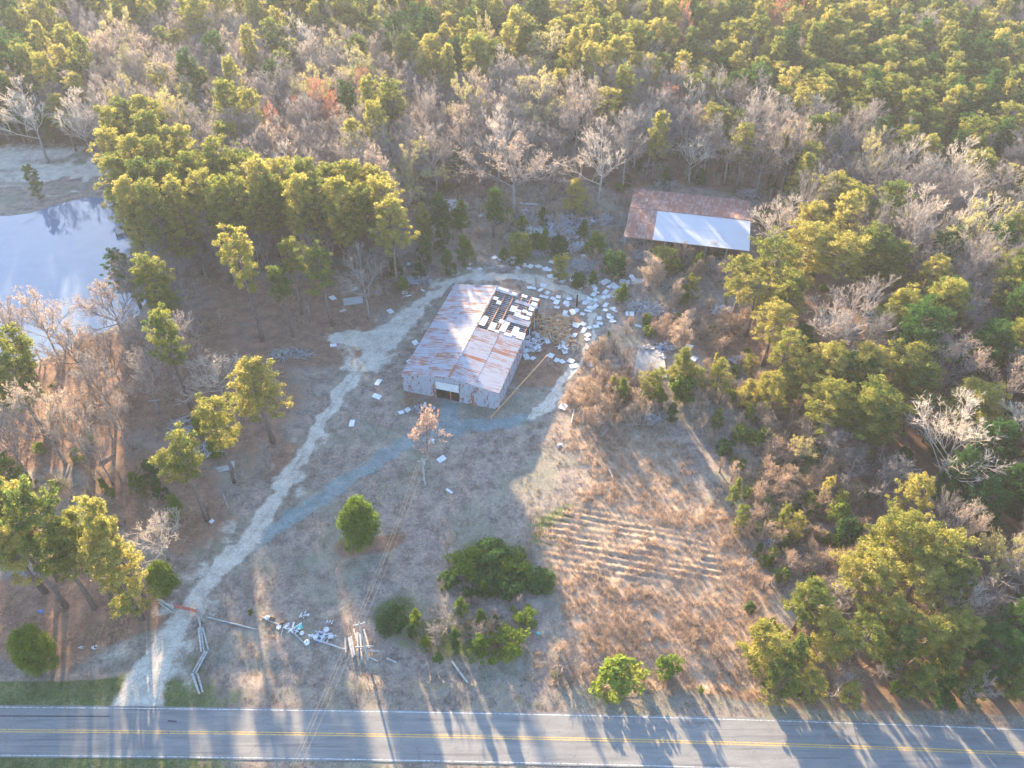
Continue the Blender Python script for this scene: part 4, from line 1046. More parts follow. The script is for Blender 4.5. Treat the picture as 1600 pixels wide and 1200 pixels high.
for p in pos:
    _, dep = proj([[p[0], p[1], 15.]])
    d = float(dep[0])
    vis = -60 < p[5] < 1660 and -60 < p[6] < 1300
    scr.append(p[4] / d if vis else -1)
order = np.argsort(-np.array(scr))
n_pine = sum(1 for o in C.objects if o.name.startswith('pine_tree')); n_bare = sum(1 for o in C.objects if o.name.startswith(('bare_tree', 'budding_tree')))
rest = []
for i in order:
    x, y, kind, h, r, cx, cy_, bx, by = pos[i]
    isp = kind in ('pine', 'dark_pine')
    if scr[i] > 0 and ((isp and n_pine < 300) or (not isp and n_bare < 300)):
        if isp: n_pine += 1
        else: n_bare += 1
        w1, w2 = zone_words(cx, cy_, bx, by, h, r)
        plant(kind, x, y, h, r, w1 + WORD[kind] + ' ' + w2, WORD[kind] + 's ' + w2, z=-.05)
    else:
        rest.append((x, y, kind, h, r))

# ------------------------------------------------------------------ instancing through geometry nodes for what nobody could count
def scatter(name, protos, pts, mat_list=None, seed=0):
    """protos: meshes; pts: list of (x, y, z, rot, sx, sy, sz, index)"""
    pts = np.array(pts, float)
    me = bpy.data.meshes.new(name)
    me.vertices.add(len(pts)); me.vertices.foreach_set('co', pts[:, :3].astype(np.float32).ravel())
    a = me.attributes.new('rz', 'FLOAT', 'POINT'); a.data.foreach_set('value', pts[:, 3].astype(np.float32))
    a = me.attributes.new('sc', 'FLOAT_VECTOR', 'POINT'); a.data.foreach_set('vector', pts[:, 4:7].astype(np.float32).ravel())
    a = me.attributes.new('pick', 'INT', 'POINT'); a.data.foreach_set('value', pts[:, 7].astype(np.int32))
    o = tag(link(name, me), kind='stuff')
    ng = bpy.data.node_groups.new(name, 'GeometryNodeTree')
    ng.interface.new_socket('Geometry', in_out='INPUT', socket_type='NodeSocketGeometry')
    ng.interface.new_socket('Geometry', in_out='OUTPUT', socket_type='NodeSocketGeometry')
    N = ng.nodes; L = ng.links
    gi = N.new('NodeGroupInput'); go = N.new('NodeGroupOutput')
    ins = N.new('GeometryNodeInstanceOnPoints'); join = N.new('GeometryNodeJoinGeometry')
    L.new(gi.outputs[0], ins.inputs['Points'])
    # join keeps last-linked-first order, so link in reverse
    for pset in reversed(protos):
        j2 = None
        if isinstance(pset, tuple):
            j2 = N.new('GeometryNodeJoinGeometry')
            for pm in pset:
                oi = N.new('GeometryNodeObjectInfo'); oi.inputs[0].default_value = proto_object(pm); L.new(oi.outputs['Geometry'], j2.inputs[0])
        else:
            oi = N.new('GeometryNodeObjectInfo'); oi.inputs[0].default_value = proto_object(pset); j2 = oi
        g2i = N.new('GeometryNodeGeometryToInstance'); L.new(j2.outputs['Geometry'], g2i.inputs[0])
        L.new(g2i.outputs[0], join.inputs[0])
    L.new(join.outputs[0], ins.inputs['Instance'])
    ins.inputs['Pick Instance'].default_value = True
    def attr(nm, t):
        n = N.new('GeometryNodeInputNamedAttribute'); n.data_type = t; n.inputs[0].default_value = nm
        return n.outputs[0]
    L.new(attr('pick', 'INT'), ins.inputs['Instance Index'])
    cx_ = N.new('ShaderNodeCombineXYZ'); L.new(attr('rz', 'FLOAT'), cx_.inputs[2])
    L.new(cx_.outputs[0], ins.inputs['Rotation']); L.new(attr('sc', 'FLOAT_VECTOR'), ins.inputs['Scale'])
    L.new(ins.outputs[0], go.inputs[0])
    md = o.modifiers.new('scatter', 'NODES'); md.node_group = ng
    return o
_po = {}
def proto_object(me):
    if me.name not in _po: _po[me.name] = bpy.data.objects.new('proto_' + me.name, me)
    return _po[me.name]
flat, start = [], {}
for k in ('pine', 'dark_pine', 'bare', 'tan_bare', 'pale_bare', 'yellow_bud', 'red_bud'):
    start[k] = len(flat); flat += K[k][0]
pts = []
for n_, (x, y, kind, h, r) in enumerate(rest):
    vs, h0, r0 = K[kind]
    pts.append((x, y, -.05, rng.random() * 6.28, r / r0, r / r0, h / h0, start[kind] + n_ % len(vs)))
scatter('distant_woodland', flat, pts)
print('TREES', len(PLANTED), 'pines', n_pine, 'bare', n_bare, 'rest', len(rest))
# understorey of saplings and brush under the wood and along its edge
und = []
for k in range(5200):
    x = rng.uniform(-190, 190); y = rng.uniform(45, 330)
    und.append((x, y))
und = np.array(und); upx, _ = proj(np.c_[und, np.zeros(len(und))])
inw = in_poly(upx[:, 0], upx[:, 1], FOREST_EDGE) & ~in_poly(upx[:, 0], upx[:, 1], POND)
sx = (und[:, 0] - SO[0]) * SU[0] + (und[:, 1] - SO[1]) * SU[1]; sy = (und[:, 0] - SO[0]) * SV[0] + (und[:, 1] - SO[1]) * SV[1]
inw &= ~((sx > -2) & (sx < SW + 1) & (sy > -2) & (sy < SL + 2)) & (upx[:, 0] > -100) & (upx[:, 0] < 1700)
inw &= ~((upx[:, 0] < 230) & (upx[:, 1] > 232) & (upx[:, 1] < 350))
inw &= ~((np.hypot((upx[:, 0] - 1338) / 55, (upx[:, 1] - 503) / 28) < 1))
pts = []
for x, y in und[inw]:
    k = rng.random()
    s = rng.uniform(.5, 1.0)
    if k < .50: pts.append((x, y, -.05, rng.random() * 6.28, s, s, s, int(rng.random() * 2)))
    elif k < .72: pts.append((x, y, -.05, rng.random() * 6.28, s, s, s * .8, 2 + int(rng.random() * 2)))
    else: pts.append((x, y, -.05, rng.random() * 6.28, s, s, s, 4))
scatter('forest_undergrowth', K['small_bare'][0] + K['shrub'][0][:2] + K['cedar'][0][2:3], pts)

# ------------------------------------------------------------------ metal sheets, barn, shed
def tin(name, base, base2, rust_lo, rust_hi, rust=(.23, .085, .055), rust2=(.34, .15, .085), sx=.35, sy=7.0, rough=.5, metal=.15, spec=.5):
    """weathered sheet: x runs down the sheet, y across the ribs; rust in streaks along x, differing sheet by sheet"""
    m = mat_new(name); t = NT(m)
    oc = t.objc(); rn = t.rand()
    off = t.new('ShaderNodeCombineXYZ'); t.link(t.math('MULTIPLY', rn, 57.3), off.inputs[0]); t.link(t.math('MULTIPLY', rn, 13.1), off.inputs[1])
    va = t.new('ShaderNodeVectorMath', operation='ADD'); t.link(oc, va.inputs[0]); t.link(off.outputs[0], va.inputs[1]); v = va.outputs[0]
    streak = t.noise(t.mapping(v, (sx, sy, sx)), 1.0, 5, .65)
    patch = t.noise(v, .35, 4, .6); grain = t.noise(v, 6, 4, .7)
    s = t.math('ADD', t.math('MULTIPLY', streak, .62), t.math('MULTIPLY', patch, .38))
    s = t.math('ADD', s, t.math('MULTIPLY', t.math('SUBTRACT', rn, .5), .07))
    f = t.rng(s, rust_lo, rust_hi)
    col = t.mix(t.rng(grain, .3, .7), base, base2)
    col = t.mix(f, col, t.mix(t.rng(grain, .35, .65), rust, rust2))
    rg = t.math('ADD', t.math('MULTIPLY', f, .4), rough)
    t.out(t.principled(col, rg, metal, t.bump(grain, .15, .01), spec))
    return m
M['barn_roof'] = tin('barn_roof_tin', (.25, .25, .28), (.36, .355, .38), .485, .56, sx=.22, sy=5.0, rough=.7, metal=0., spec=.25)
M['barn_wall'] = tin('barn_wall_tin', (.30, .31, .36), (.42, .43, .48), .51, .56, sx=.9, sy=2.6, rough=.55)
M['rust_roof'] = tin('rusty_shed_tin', (.37, .30, .28), (.42, .34, .31), .26, .55, rust=(.20, .085, .06), rust2=(.32, .15, .105), sx=.3, sy=1.1, rough=.6)
M['pale_roof'] = tin('pale_shed_tin', (.34, .35, .38), (.40, .41, .43), .64, .70, sx=.2, sy=9, rough=.45)
M['white_board'] = simple_mat('white_foam', (.50, .51, .52), (.66, .66, .65), 2, .8)
M['rust_steel'] = simple_mat('rusty_steel', (.30, .12, .06), (.48, .22, .10), 3, .8)
M['grey_wood'] = simple_mat('weathered_wood', (.26, .25, .24), (.44, .42, .39), 2.5, .9, stretch=(.3, 3, 3), bump=.3)
M['brown_wood'] = simple_mat('brown_wood', (.30, .17, .09), (.46, .28, .15), 2.5, .9, stretch=(.3, 3, 3))
M['orange_wood'] = simple_mat('orange_timber', (.50, .27, .12), (.62, .36, .18), 2.0, .8)
M['dark_earth'] = simple_mat('barn_floor', (.07, .055, .045), (.12, .09, .07), 1.0, .95)
M['dark_steel'] = simple_mat('dark_batten', (.22, .23, .25), (.34, .34, .36), 2.0, .7)

def sheet_mesh(L, W, mat, ribs=4, depth=.035, L2=None):
    """ribbed sheet: x 0..L, y 0..W; L2 = length on the far side (for gable walls)"""
    n = ribs * 2
    ys = np.linspace(0, W, n + 1)
    zs = np.where(np.arange(n + 1) % 2 == 0, 0, depth)
    Ls = np.linspace(L, L if L2 is None else L2, n + 1)
    V = np.array([[0, y, z] for y, z in zip(ys, zs)] + [[l, y, z] for y, z, l in zip(ys, zs, Ls)])
    i = np.arange(n)
    F = np.stack([i, i + n + 1, i + n + 2, i + 1], 1)
    V2 = V - np.array([0, 0, .004])
    F2 = F[:, ::-1] + len(V)
    return mesh_arrays('sheet', np.concatenate([V, V2]), [F, F2], [mat])
def frame(o, ex, ey):
    ex = np.array(ex, float); ex /= np.linalg.norm(ex)
    ey = np.array(ey, float); ey -= (ey @ ex) * ex; ey /= np.linalg.norm(ey)
    ez = np.cross(ex, ey)
    Mx = Matrix.Identity(4)
    for r in range(3):
        Mx[r][0], Mx[r][1], Mx[r][2], Mx[r][3] = ex[r], ey[r], ez[r], o[r]
    return Mx
def put(name, mesh, parent, o, ex, ey):
    ob = link(name, mesh, parent); ob.matrix_local = frame(o, ex, ey); return ob
EV, RZ = 4.2, 5.65
barn = tag(empty('metal_barn', (BO[0], BO[1], 0), math.atan2(BU[1], BU[0])), 'long rusty metal barn with part of its right roof slope stripped to the purlins', 'barn')
hw = BW / 2
sl = math.hypot(hw, RZ - EV)
dwn_l = np.array([-hw, 0, EV - RZ]) / sl; dwn_r = np.array([hw, 0, EV - RZ]) / sl
pitch_v = BL / 33
half = sl / 2 + .10
rm = sheet_mesh(half, pitch_v + .03, M['barn_roof'])
def roof_sheet(side, v, row, name='roof_sheet', extra=0.0):
    d = dwn_l if side < 0 else dwn_r
    up_n = np.array([side * (RZ - EV) / sl, 0, hw / sl])
    s0 = 0.03 if row == 0 else sl / 2 + .06
    o = np.array([hw, v, RZ]) + d * s0 + up_n * (.08 if row == 0 else .045)
    if side < 0: return put(name, rm, barn, o, d, (0, -1, 0)) if False else put(name, rm, barn, o + np.array([0, pitch_v + .03, 0]), d, (0, -1, 0))
    return put(name, rm, barn, o, d, (0, 1, 0))
rr = random.Random(4)
HOLE = 16
for i in range(33):
    for row in (0, 1):
        roof_sheet(-1, i * pitch_v, row)
        if i <= HOLE or (row == 1 and i in (17, 18, 22, 23)) or (row == 0 and i in (31, 32)) or (row == 1 and i == 29): roof_sheet(1, i * pitch_v, row)
# ridge cap
mb = MB()
mb.add([(hw - .3, -.1, RZ + .06), (hw - .3, BL + .1, RZ + .06), (hw, BL + .1, RZ + .16), (hw, -.1, RZ + .16), (hw + .3, -.1, RZ + .06), (hw + .3, BL + .1, RZ + .06)], [(0, 3, 2, 1), (3, 4, 5, 2)])
mb.build('ridge_cap', M['barn_roof'], barn)
# purlins over the stripped bay, rafters, battens
vh0, vh1 = (HOLE + 1) * pitch_v, BL
for k, s in enumerate(np.linspace(.06, .98, 6)):
    p = np.array([hw, 0, RZ]) + dwn_r * sl * s
    mb = MB(); mb.bar((p[0], vh0 - .3, p[2] - .12), (p[0], vh1, p[2] - .12), .16, .14); mb.build('purlin', M['rust_steel'], barn)
for v in np.arange(vh0 + .3, vh1, .62):
    a = np.array([hw + .2, v, RZ - .28]); b = np.array([hw, v, RZ - .28]) + dwn_r * sl * .97; b[1] = v
    mb = MB(); mb.bar(a, b, .17, .06); mb.build('batten', M['dark_steel'], barn)
for v in (.25, 6.2, 12.3, vh0 + .1, 24.0, BL - .2):
    for s, d in ((-1, dwn_l), (1, dwn_r)):
        a = np.array([hw, v, RZ - .42]); b = a + d * sl * .98
        mb = MB(); mb.bar(a, b, .2, .26); mb.build('rafter', M['rust_steel'], barn)
    for u in (.2, hw, BW - .2):
        mb = MB(); mb.bar((u, v, -.2), (u, v, (EV if u != hw else RZ) - .3), .22, .22); mb.build('post', M['rust_steel'], barn)
# walls
W0 = .95
def wall_h(u): return EV + (RZ - EV) * (1 - abs(u - hw) / hw)
nf = 20; wf = BW / nf
U0, U1 = 7, 12                                           # door bay between these sheets
for face, v, skip in (('front', 0.0, True), ('back', BL, False)):
    for i in range(nf):
        u = i * wf
        h0, h1 = wall_h(u) - .05, wall_h(u + wf) - .05
        if skip and U0 <= i < U1:
            me = sheet_mesh(h0 - EV - .02, wf + .02, M['barn_wall'], L2=h1 - EV - .02); put('gable_sheet', me, barn, (u, v, EV + .02), (0, 0, 1), (1, 0, 0)); continue
        me = sheet_mesh(h0 + .1, wf + .02, M['barn_wall'], L2=h1 + .1)
        put('wall_sheet', me, barn, (u, v - .02 if face == 'front' else v + .02, -.1), (0, 0, 1), (1, 0, 0))
wm = sheet_mesh(EV + .1, pitch_v + .02, M['barn_wall'])
for i in range(33):
    put('wall_sheet', wm, barn, (-.02, i * pitch_v, -.1), (0, 0, 1), (0, 1, 0))
    if i < 20: put('wall_sheet', wm, barn, (BW + .02, i * pitch_v, -.1), (0, 0, 1), (0, 1, 0))
    elif i in (23, 27, 31): put('wall_sheet', wm, barn, (BW + .02, i * pitch_v, -1.4), (0, 0, 1), (0, 1, 0))
mb = MB(); mb.box(((U0 + U1) / 2 * wf, -.07, 3.28), ((U1 - U0) * wf - .04, .06, 1.85)); mb.build('door_header', M['white_board'], barn)
for u in (U0 * wf, U1 * wf):
    mb = MB(); mb.box((u, -.05, 2.1), (.16, .14, 4.2)); mb.build('door_jamb', M['barn_wall'], barn)
mb = MB(); mb.box((hw, BL / 2, .02), (BW - .1, BL - .1, .06)); mb.build('earth_floor', M['dark_earth'], barn)
mb = MB()
for u0, u1, z, m_ in ((0, hw, 0, 0),):
    for s, d in ((-1, dwn_l), (1, dwn_r)):
        a = np.array([hw, -.06, RZ + .02]); b = a + d * (sl + .1); mb.bar(a, b, .06, .14)
mb.build('gable_trim', M['barn_wall'], barn)

def barn_roof_pt(px, py):
    z = 5.0
    for _ in range(4):
        p = P(px, py, z); r = p[:2] - BO; u = r @ BU; v = r @ BV
        z = wall_h(u) + .12
    return u, v, z
pale = [(590, 400, 1.2, 2.6), (612, 385, 1.0, 1.6), (678, 440, 1.2, 2.4), (752, 440, 1.25, 3.3), (738, 410, 1.2, 1.2), (820, 470, 1.2, 2.8), (855, 497, 1.6, 2.0), (808, 330, 1.2, 2.0), (833, 362, 1.2, 1.9), (690, 262, 1.0, 1.0), (718, 290, 1.0, 1.2),
        (815, 235, 1.1, 1.0), (745, 208, 2.4, .8), (938, 300, 1.2, 1.2), (922, 330, 1.1, 1.2), (908, 360, 1.1, 1.1), (893, 388, 1.1, 1.0), (862, 380, 1.2, 1.0), (840, 345, 1.1, 1.0), (880, 345, 1.0, .9), (878, 250, 1.2, .8), (945, 270, 1.4, .8), (775, 490, 1.5, .8), (705, 470, 1.0, .7)]
for k, (a, b, w, l) in enumerate(pale):
    u, v, z = barn_roof_pt(600 + a / 4, 400 + b / 4)
    u = min(max(u, hw + .9), BW - .5)
    z = wall_h(u) + .10
    mb = MB(); mb.box((0, 0, 0), (w, l, .07))
    o = mb.build('insulation_board', M['white_board'])
    q = BO + BU * u + BV * v
    o.matrix_world = Matrix.Translation((q[0], q[1], z)) @ Matrix.Rotation(math.atan2(BU[1], BU[0]), 4, 'Z') @ Matrix.Rotation(math.atan2(RZ - EV, hw), 4, 'Y') @ Matrix.Rotation(rr.uniform(-.06, .06), 4, 'Z')
    tag(o, 'white board lying on the bare purlins of the stripped barn roof', 'board', 'white boards on the stripped part of the barn roof')

# open shed
SE, SR = 4.5, 5.6
shed = tag(empty('open_shed', (SO[0], SO[1], 0), math.atan2(SU[1], SU[0])), 'open-sided pole shed with rusty upper roof slope and pale painted lower slope', 'shed')
hs = SL / 2; ss = math.hypot(hs, SR - SE)
nu = 30; ws = SW / nu
for mname in ('rust_roof', 'pale_roof'):
    M[mname + '_m'] = sheet_mesh(ss / 2 + .1, ws + .03, M[mname], ribs=4, depth=.03)
for i in range(nu):
    for side in (0, 1):
        for row in (0, 1):
            if side == 0: d = np.array([0, -hs, SE - SR]) / ss; nrm = np.array([0, -(SR - SE), hs]) / ss
            else: d = np.array([0, hs, SE - SR]) / ss; nrm = np.array([0, SR - SE, hs]) / ss
            o = np.array([i * ws, hs, SR]) + d * (.03 + row * ss / 2) + nrm * (.05 - .03 * row)
            rusty = side == 1 or i < 7
            me = M['rust_roof_m'] if rusty else M['pale_roof_m']
            if side == 0: put('roof_sheet', me, shed, o, d, (1, 0, 0))
            else: put('roof_sheet', me, shed, o + np.array([ws + .03, 0, 0]), d, (-1, 0, 0))
mb = MB(); mb.add([(-.1, hs - .3, SR + .06), (SW + .1, hs - .3, SR + .06), (SW + .1, hs, SR + .13), (-.1, hs, SR + .13), (-.1, hs + .3, SR + .06), (SW + .1, hs + .3, SR + .06)], [(0, 1, 2, 3), (3, 2, 5, 4)])
mb.build('ridge_cap', M['rust_roof'], shed)
for u in np.linspace(.2, SW - .2, 7):
    for v in (.3, hs, SL - .3):
        mb = MB(); mb.bar((u, v, -.2), (u, v, (SE if v != hs else SR) - .15), .24, .24); mb.build('post', M['grey_wood'], shed)
    mb = MB(); mb.bar((u, .1, SE - .16), (u, hs, SR - .16), .14, .22); mb.bar((u, hs, SR - .16), (u, SL - .1, SE - .16), .14, .22); mb.build('rafter', M['grey_wood'], shed)
for v in (.3, SL - .3):
    mb = MB(); mb.bar((0, v, SE - .30), (SW, v, SE - .30), .14, .22); mb.build('beam', M['brown_wood'], shed)
for i in range(14):                                      # low back wall boards
    mb = MB(); mb.box((1.0 + i * 2.03, SL - .14, 1.2), (1.96, .05, 2.4)); mb.build('wall_board', M['grey_wood'], shed)

# ------------------------------------------------------------------ boards, heaps, poles, logs
R2 = np.random.default_rng(77)
def board(px, py, w, l, label, group=None, mat='white_board', th=.06, tilt=.10, name='insulation_board', cat='board', rz=None):
    p = at(px, py, th / 2 + .10)
    mb = MB(); 
    if R2.random() < .35:                                # a broken-off corner
        a, b = w / 2, l / 2; c = R2.uniform(.2, .4)
        pts = [(-a, -b), (a, -b), (a, b * (1 - c)), (a * (1 - c), b), (-a, b)]
        n = len(pts)
        mb.add([(x, y, -th / 2) for x, y in pts] + [(x, y, th / 2) for x, y in pts], [tuple(range(n))[::-1], tuple(range(n, 2 * n))] + [(i, (i + 1) % n, n + (i + 1) % n, n + i) for i in range(n)])
    else: mb.box((0, 0, 0), (w, l, th))
    o = mb.build(name, M[mat]); o.location = p
    o.rotation_euler = (R2.normal() * tilt, R2.normal() * tilt, R2.uniform(0, 3.14) if rz is None else rz)
    return tag(o, label, cat, group)
BC = [(1118, 152), (1112, 160), (1175, 150), (1185, 178), (1227, 203), (1310, 190), (1320, 210), (1310, 243), (1330, 228), (1285, 268), (1320, 278), (1255, 298), (1282, 325), (1275, 345), (1317, 320), (1262, 290), (1385, 227),
      (1375, 260), (1405, 253), (1385, 308), (1430, 330), (1382, 340), (995, 186), (978, 214), (935, 203), (1020, 232), (910, 200), (1055, 268), (1090, 258), (1078, 290), (1142, 290), (1142, 308), (1136, 298), (1080, 323), (1157, 270),
      (1190, 347), (1205, 342), (1178, 352), (1240, 365), (1130, 362), (1140, 378), (1205, 436), (1195, 430), (1245, 427), (1285, 450), (1247, 468), (1325, 442), (1350, 424), (1345, 392), (1415, 385), (1405, 378), (1425, 410), (1190, 497),
      (1148, 500), (1150, 520), (1272, 497), (1270, 522), (1125, 550), (1130, 600), (900, 510), (900, 540), (905, 555), (960, 500), (950, 492), (980, 520), (1000, 512), (1020, 530), (945, 490), (1008, 498), (965, 570), (888, 594), (890, 632),
      (930, 642), (1042, 625), (1078, 653), (1112, 662), (1168, 658), (1182, 690), (1060, 402), (1090, 405), (1075, 432), (1050, 410)]
for k, (a, b) in enumerate(BC):
    x, y = 600 + a / 4, 400 + b / 4
    long_ = R2.random() < .2
    if b < 320 and a > 1160: w1, g_ = 'white board scattered along the sandy loop right of the burnt post', 'white boards along the loop right of the burnt post'
    elif b < 400 and a > 1160: w1, g_ = 'white board scattered just below and right of the burnt post', 'white boards below the burnt post'
    elif b < 450 and a < 1160: w1, g_ = 'white board between the stripped barn roof and the burnt post', 'white boards between barn and burnt post'
    elif b < 540 and a > 1100: w1, g_ = 'white board in the scatter across the sandy path below the burnt post', 'white boards across the sandy path'
    elif a < 1060: w1, g_ = 'white board at the foot of the broken right-hand barn wall', 'white boards at the foot of the broken barn wall'
    else: w1, g_ = 'white board at the lower end of the scatter right of the long orange timber', 'white boards at the lower end of the scatter'
    board(x, y, R2.uniform(.85, 1.25), R2.uniform(.95, 1.35) if not long_ else R2.uniform(1.5, 2.0), w1, g_)
for a, b in [(1435, 180), (1410, 195), (1440, 200), (1495, 155), (1550, 135), (1560, 148), (1527, 165), (1485, 160), (1545, 128), (1420, 190), (1450, 192)]:
    board(600 + a / 4, 400 + b / 4, R2.uniform(.9, 1.2), R2.uniform(1.0, 1.4), 'white board on the side trail leading to the rusty shed', 'white boards on the side trail to the shed')
for a, b in [(742, 66), (835, 76), (808, 46), (880, 66), (875, 56), (915, 66), (960, 66), (970, 70), (1010, 82), (1030, 90), (1082, 106), (1035, 130), (1050, 40), (730, 20), (780, 20), (810, 10), (690, 12), (760, 30)]:
    board(600 + a / 4, 400 + b / 4, R2.uniform(.9, 1.3), R2.uniform(1.0, 1.6), 'white board at the brush edge behind the top bend of the sandy track', 'white boards behind the top bend of the track')
for px, py, w, l, lab in ((945, 441, 2.6, 1.6, 'largest white board, lying by the fork of the side trail'), (850, 464, 2.0, 1.2, 'crumpled white sheet just off the back corner of the barn'), (733, 413, 1.2, 1.1, 'upper of two white boards at the foot of the grey trail'),
                       (733, 420, 1.2, 1.0, 'lower of two white boards at the foot of the grey trail'), (750, 421, 1.3, 1.1, 'white board right of the two at the foot of the grey trail'), (638, 413, 1.3, .9, 'white board behind the small cedar in the wood edge'),
                       (629, 421, 1.2, 1.1, 'white board in front of the small cedar in the wood edge'), (633, 457, 1.5, 1.3, 'white board beside the scrap heap left of the track bend'), (636, 463, 1.6, .5, 'narrow white strip below the board at the scrap heap'),
                       (660, 454, 1.4, .5, 'narrow white strip right of the scrap heap'), (652, 443, 1.6, 1.0, 'grey-white board on the right of the scrap heap'), (610, 487, 1.5, 1.2, 'white board left of the sandy track bend'), (649, 536, 1.4, 1.1, 'white board by the left barn wall'),
                       (640, 565, 1.0, 1.0, 'small white board at the left rear of the barn front corner'), (554, 452, 1.6, 1.2, 'white board behind the two-stemmed bare tree'), (520, 466, 1.2, 1.8, 'pale board leaning in the shade behind the pine group'),
                       (521, 540, 1.3, .9, 'white board left of the sandy turnout'), (690, 718, 1.5, 1.1, 'white board on the grass right of the small rust-pink tree'), (589, 620, 1.7, 1.1, 'white board between the track and the barn front'),
                       (591, 598, 1.6, 1.0, 'whitish block at the right rim of the sandy track'), (880, 636, 1.6, 1.4, 'lone white board on the grass right of the barn'), (922, 570, 1.4, 1.1, 'white board among the orange weeds'),
                       (951, 605, 1.3, 1.0, 'white board beside the two little pines'), (1077, 542, 1.5, 1.1, 'upper white board right of the tall tan bush'), (1084, 561, 1.5, 1.3, 'lower white board right of the tall tan bush'),
                       (1029, 590, 1.6, 1.1, 'white board on the lower right corner of the slab'), (991, 595, 1.2, .8, 'white board on the lower left corner of the slab'), (1059, 595, 1.2, .8, 'white board under the pines right of the slab'),
                       (997, 510, 1.4, .7, 'white board in brush left of the bright round bush'), (877, 397, 1.6, 1.2, 'white board above the young pine by the pole heap'), (912, 401, 1.3, 1.3, 'white board on the trail left of the yellow-topped cedar'),
                       (881, 355, 1.5, 1.1, 'white board in the middle of the debris field'), (901, 371, 1.0, 1.2, 'small white piece at the right end of the debris field'), (752, 337, 1.6, 1.4, 'white bundle at the top of the grey trail'),
                       (984, 491, 1.8, 1.4, 'lone white board right of the side trail'), (960, 486, 1.4, .5, 'thin white strip right of the scatter'), (957, 503, 1.5, .6, 'thin white strip at the right rim of the scatter'),
                       (627, 645, 1.0, .9, 'small white piece left of the dark scrap before the barn'), (637, 641, 1.0, .9, 'white piece touching the dark scrap before the barn'), (675, 690, 1.2, 1.1, 'white sheet caught beside the small rust-pink tree'),
                       (550, 662, 1.6, .9, 'crumpled white sheet in the grass below the track'), (702, 768, 1.3, .5, 'pale flat piece in the grass below the service pole'), (331, 815, .7, .6, 'small grey block under the crooked pine')):
    board(px, py, w, l, lab)
board(552, 471, 4.2, 2.6, 'large grey panel lying in the yard behind the pine group', mat='grey_wood', name='grey_panel', cat='panel', th=.12, tilt=.02)
board(536, 486, 1.6, .9, 'dark and white broken panel in front of the large grey one', mat='pale_roof', name='grey_panel', cat='panel')
board(350, 733, 3.0, 1.3, 'grey plank panel beside the layered pine by the track', mat='grey_wood', name='grey_panel', cat='panel')
board(362, 727, 2.0, 1.0, 'smaller grey panel right of the grey plank panel', mat='grey_wood', name='grey_panel', cat='panel')
board(825, 319, 5.0, .8, 'long pale board across the back of the debris field', mat='pale_roof', name='grey_panel', cat='panel', rz=-.1, tilt=.02)
board(779, 346, 2.6, 1.2, 'small blue-grey sheet at the right of the grey trail', mat='barn_wall', name='grey_panel', cat='panel')
board(765, 343, 2.2, 1.0, 'flat blue-grey sheet beside the white bundle', mat='barn_wall', name='grey_panel', cat='panel')

cols = {'g': ('grey_wood', 'dark_steel', 'grey_wood'), 'w': ('white_board', 'white_board', 'barn_wall'), 'b': ('barn_wall', 'pale_roof', 'grey_wood'), 'o': ('orange_wood', 'brown_wood', 'grey_wood'), 'd': ('dark_steel', 'dark_earth', 'white_board')}
def heap(px, py, w, d, h, n, c, label, sheets=.3, lng=(1.0, 3.2), name='debris_heap', cat='debris heap', flatness=.25):
    """heap of loose sticks and sheets about w by d metres"""
    mats = [M[q] for q in cols[c]]
    mb = MB()
    for k in range(n):
        r = math.sqrt(R2.random()) * .5; a = R2.uniform(0, 6.28)
        x, y = r * math.cos(a) * w, r * math.sin(a) * d
        z = h * max(0, 1 - (2 * r) ** 1.5) * R2.uniform(.1, 1) + .06
        L = R2.uniform(*lng) * min(1, max(.28, w / 4.5)); az = R2.uniform(0, 6.28); e = R2.normal() * flatness
        dv = np.array([math.cos(az) * math.cos(e), math.sin(az) * math.cos(e), math.sin(e)])
        p = np.array([x, y, z + abs(dv[2]) * L / 2])
        mi = int(R2.choice(3, p=(.55, .25, .2)))
        if R2.random() < sheets: mb.bar(p - dv * L * .2, p + dv * L * .2, R2.uniform(.2, .75) * min(1, w / 4), .04, mi, up=(R2.normal() * .3, R2.normal() * .3, 1))
        else: mb.bar(p - dv * L / 2, p + dv * L / 2, R2.uniform(.06, .16), R2.uniform(.05, .12), mi)
    p = at(px, py)
    return tag(mb.build(name, mats, loc=(p[0], p[1], p[2])), label, cat)
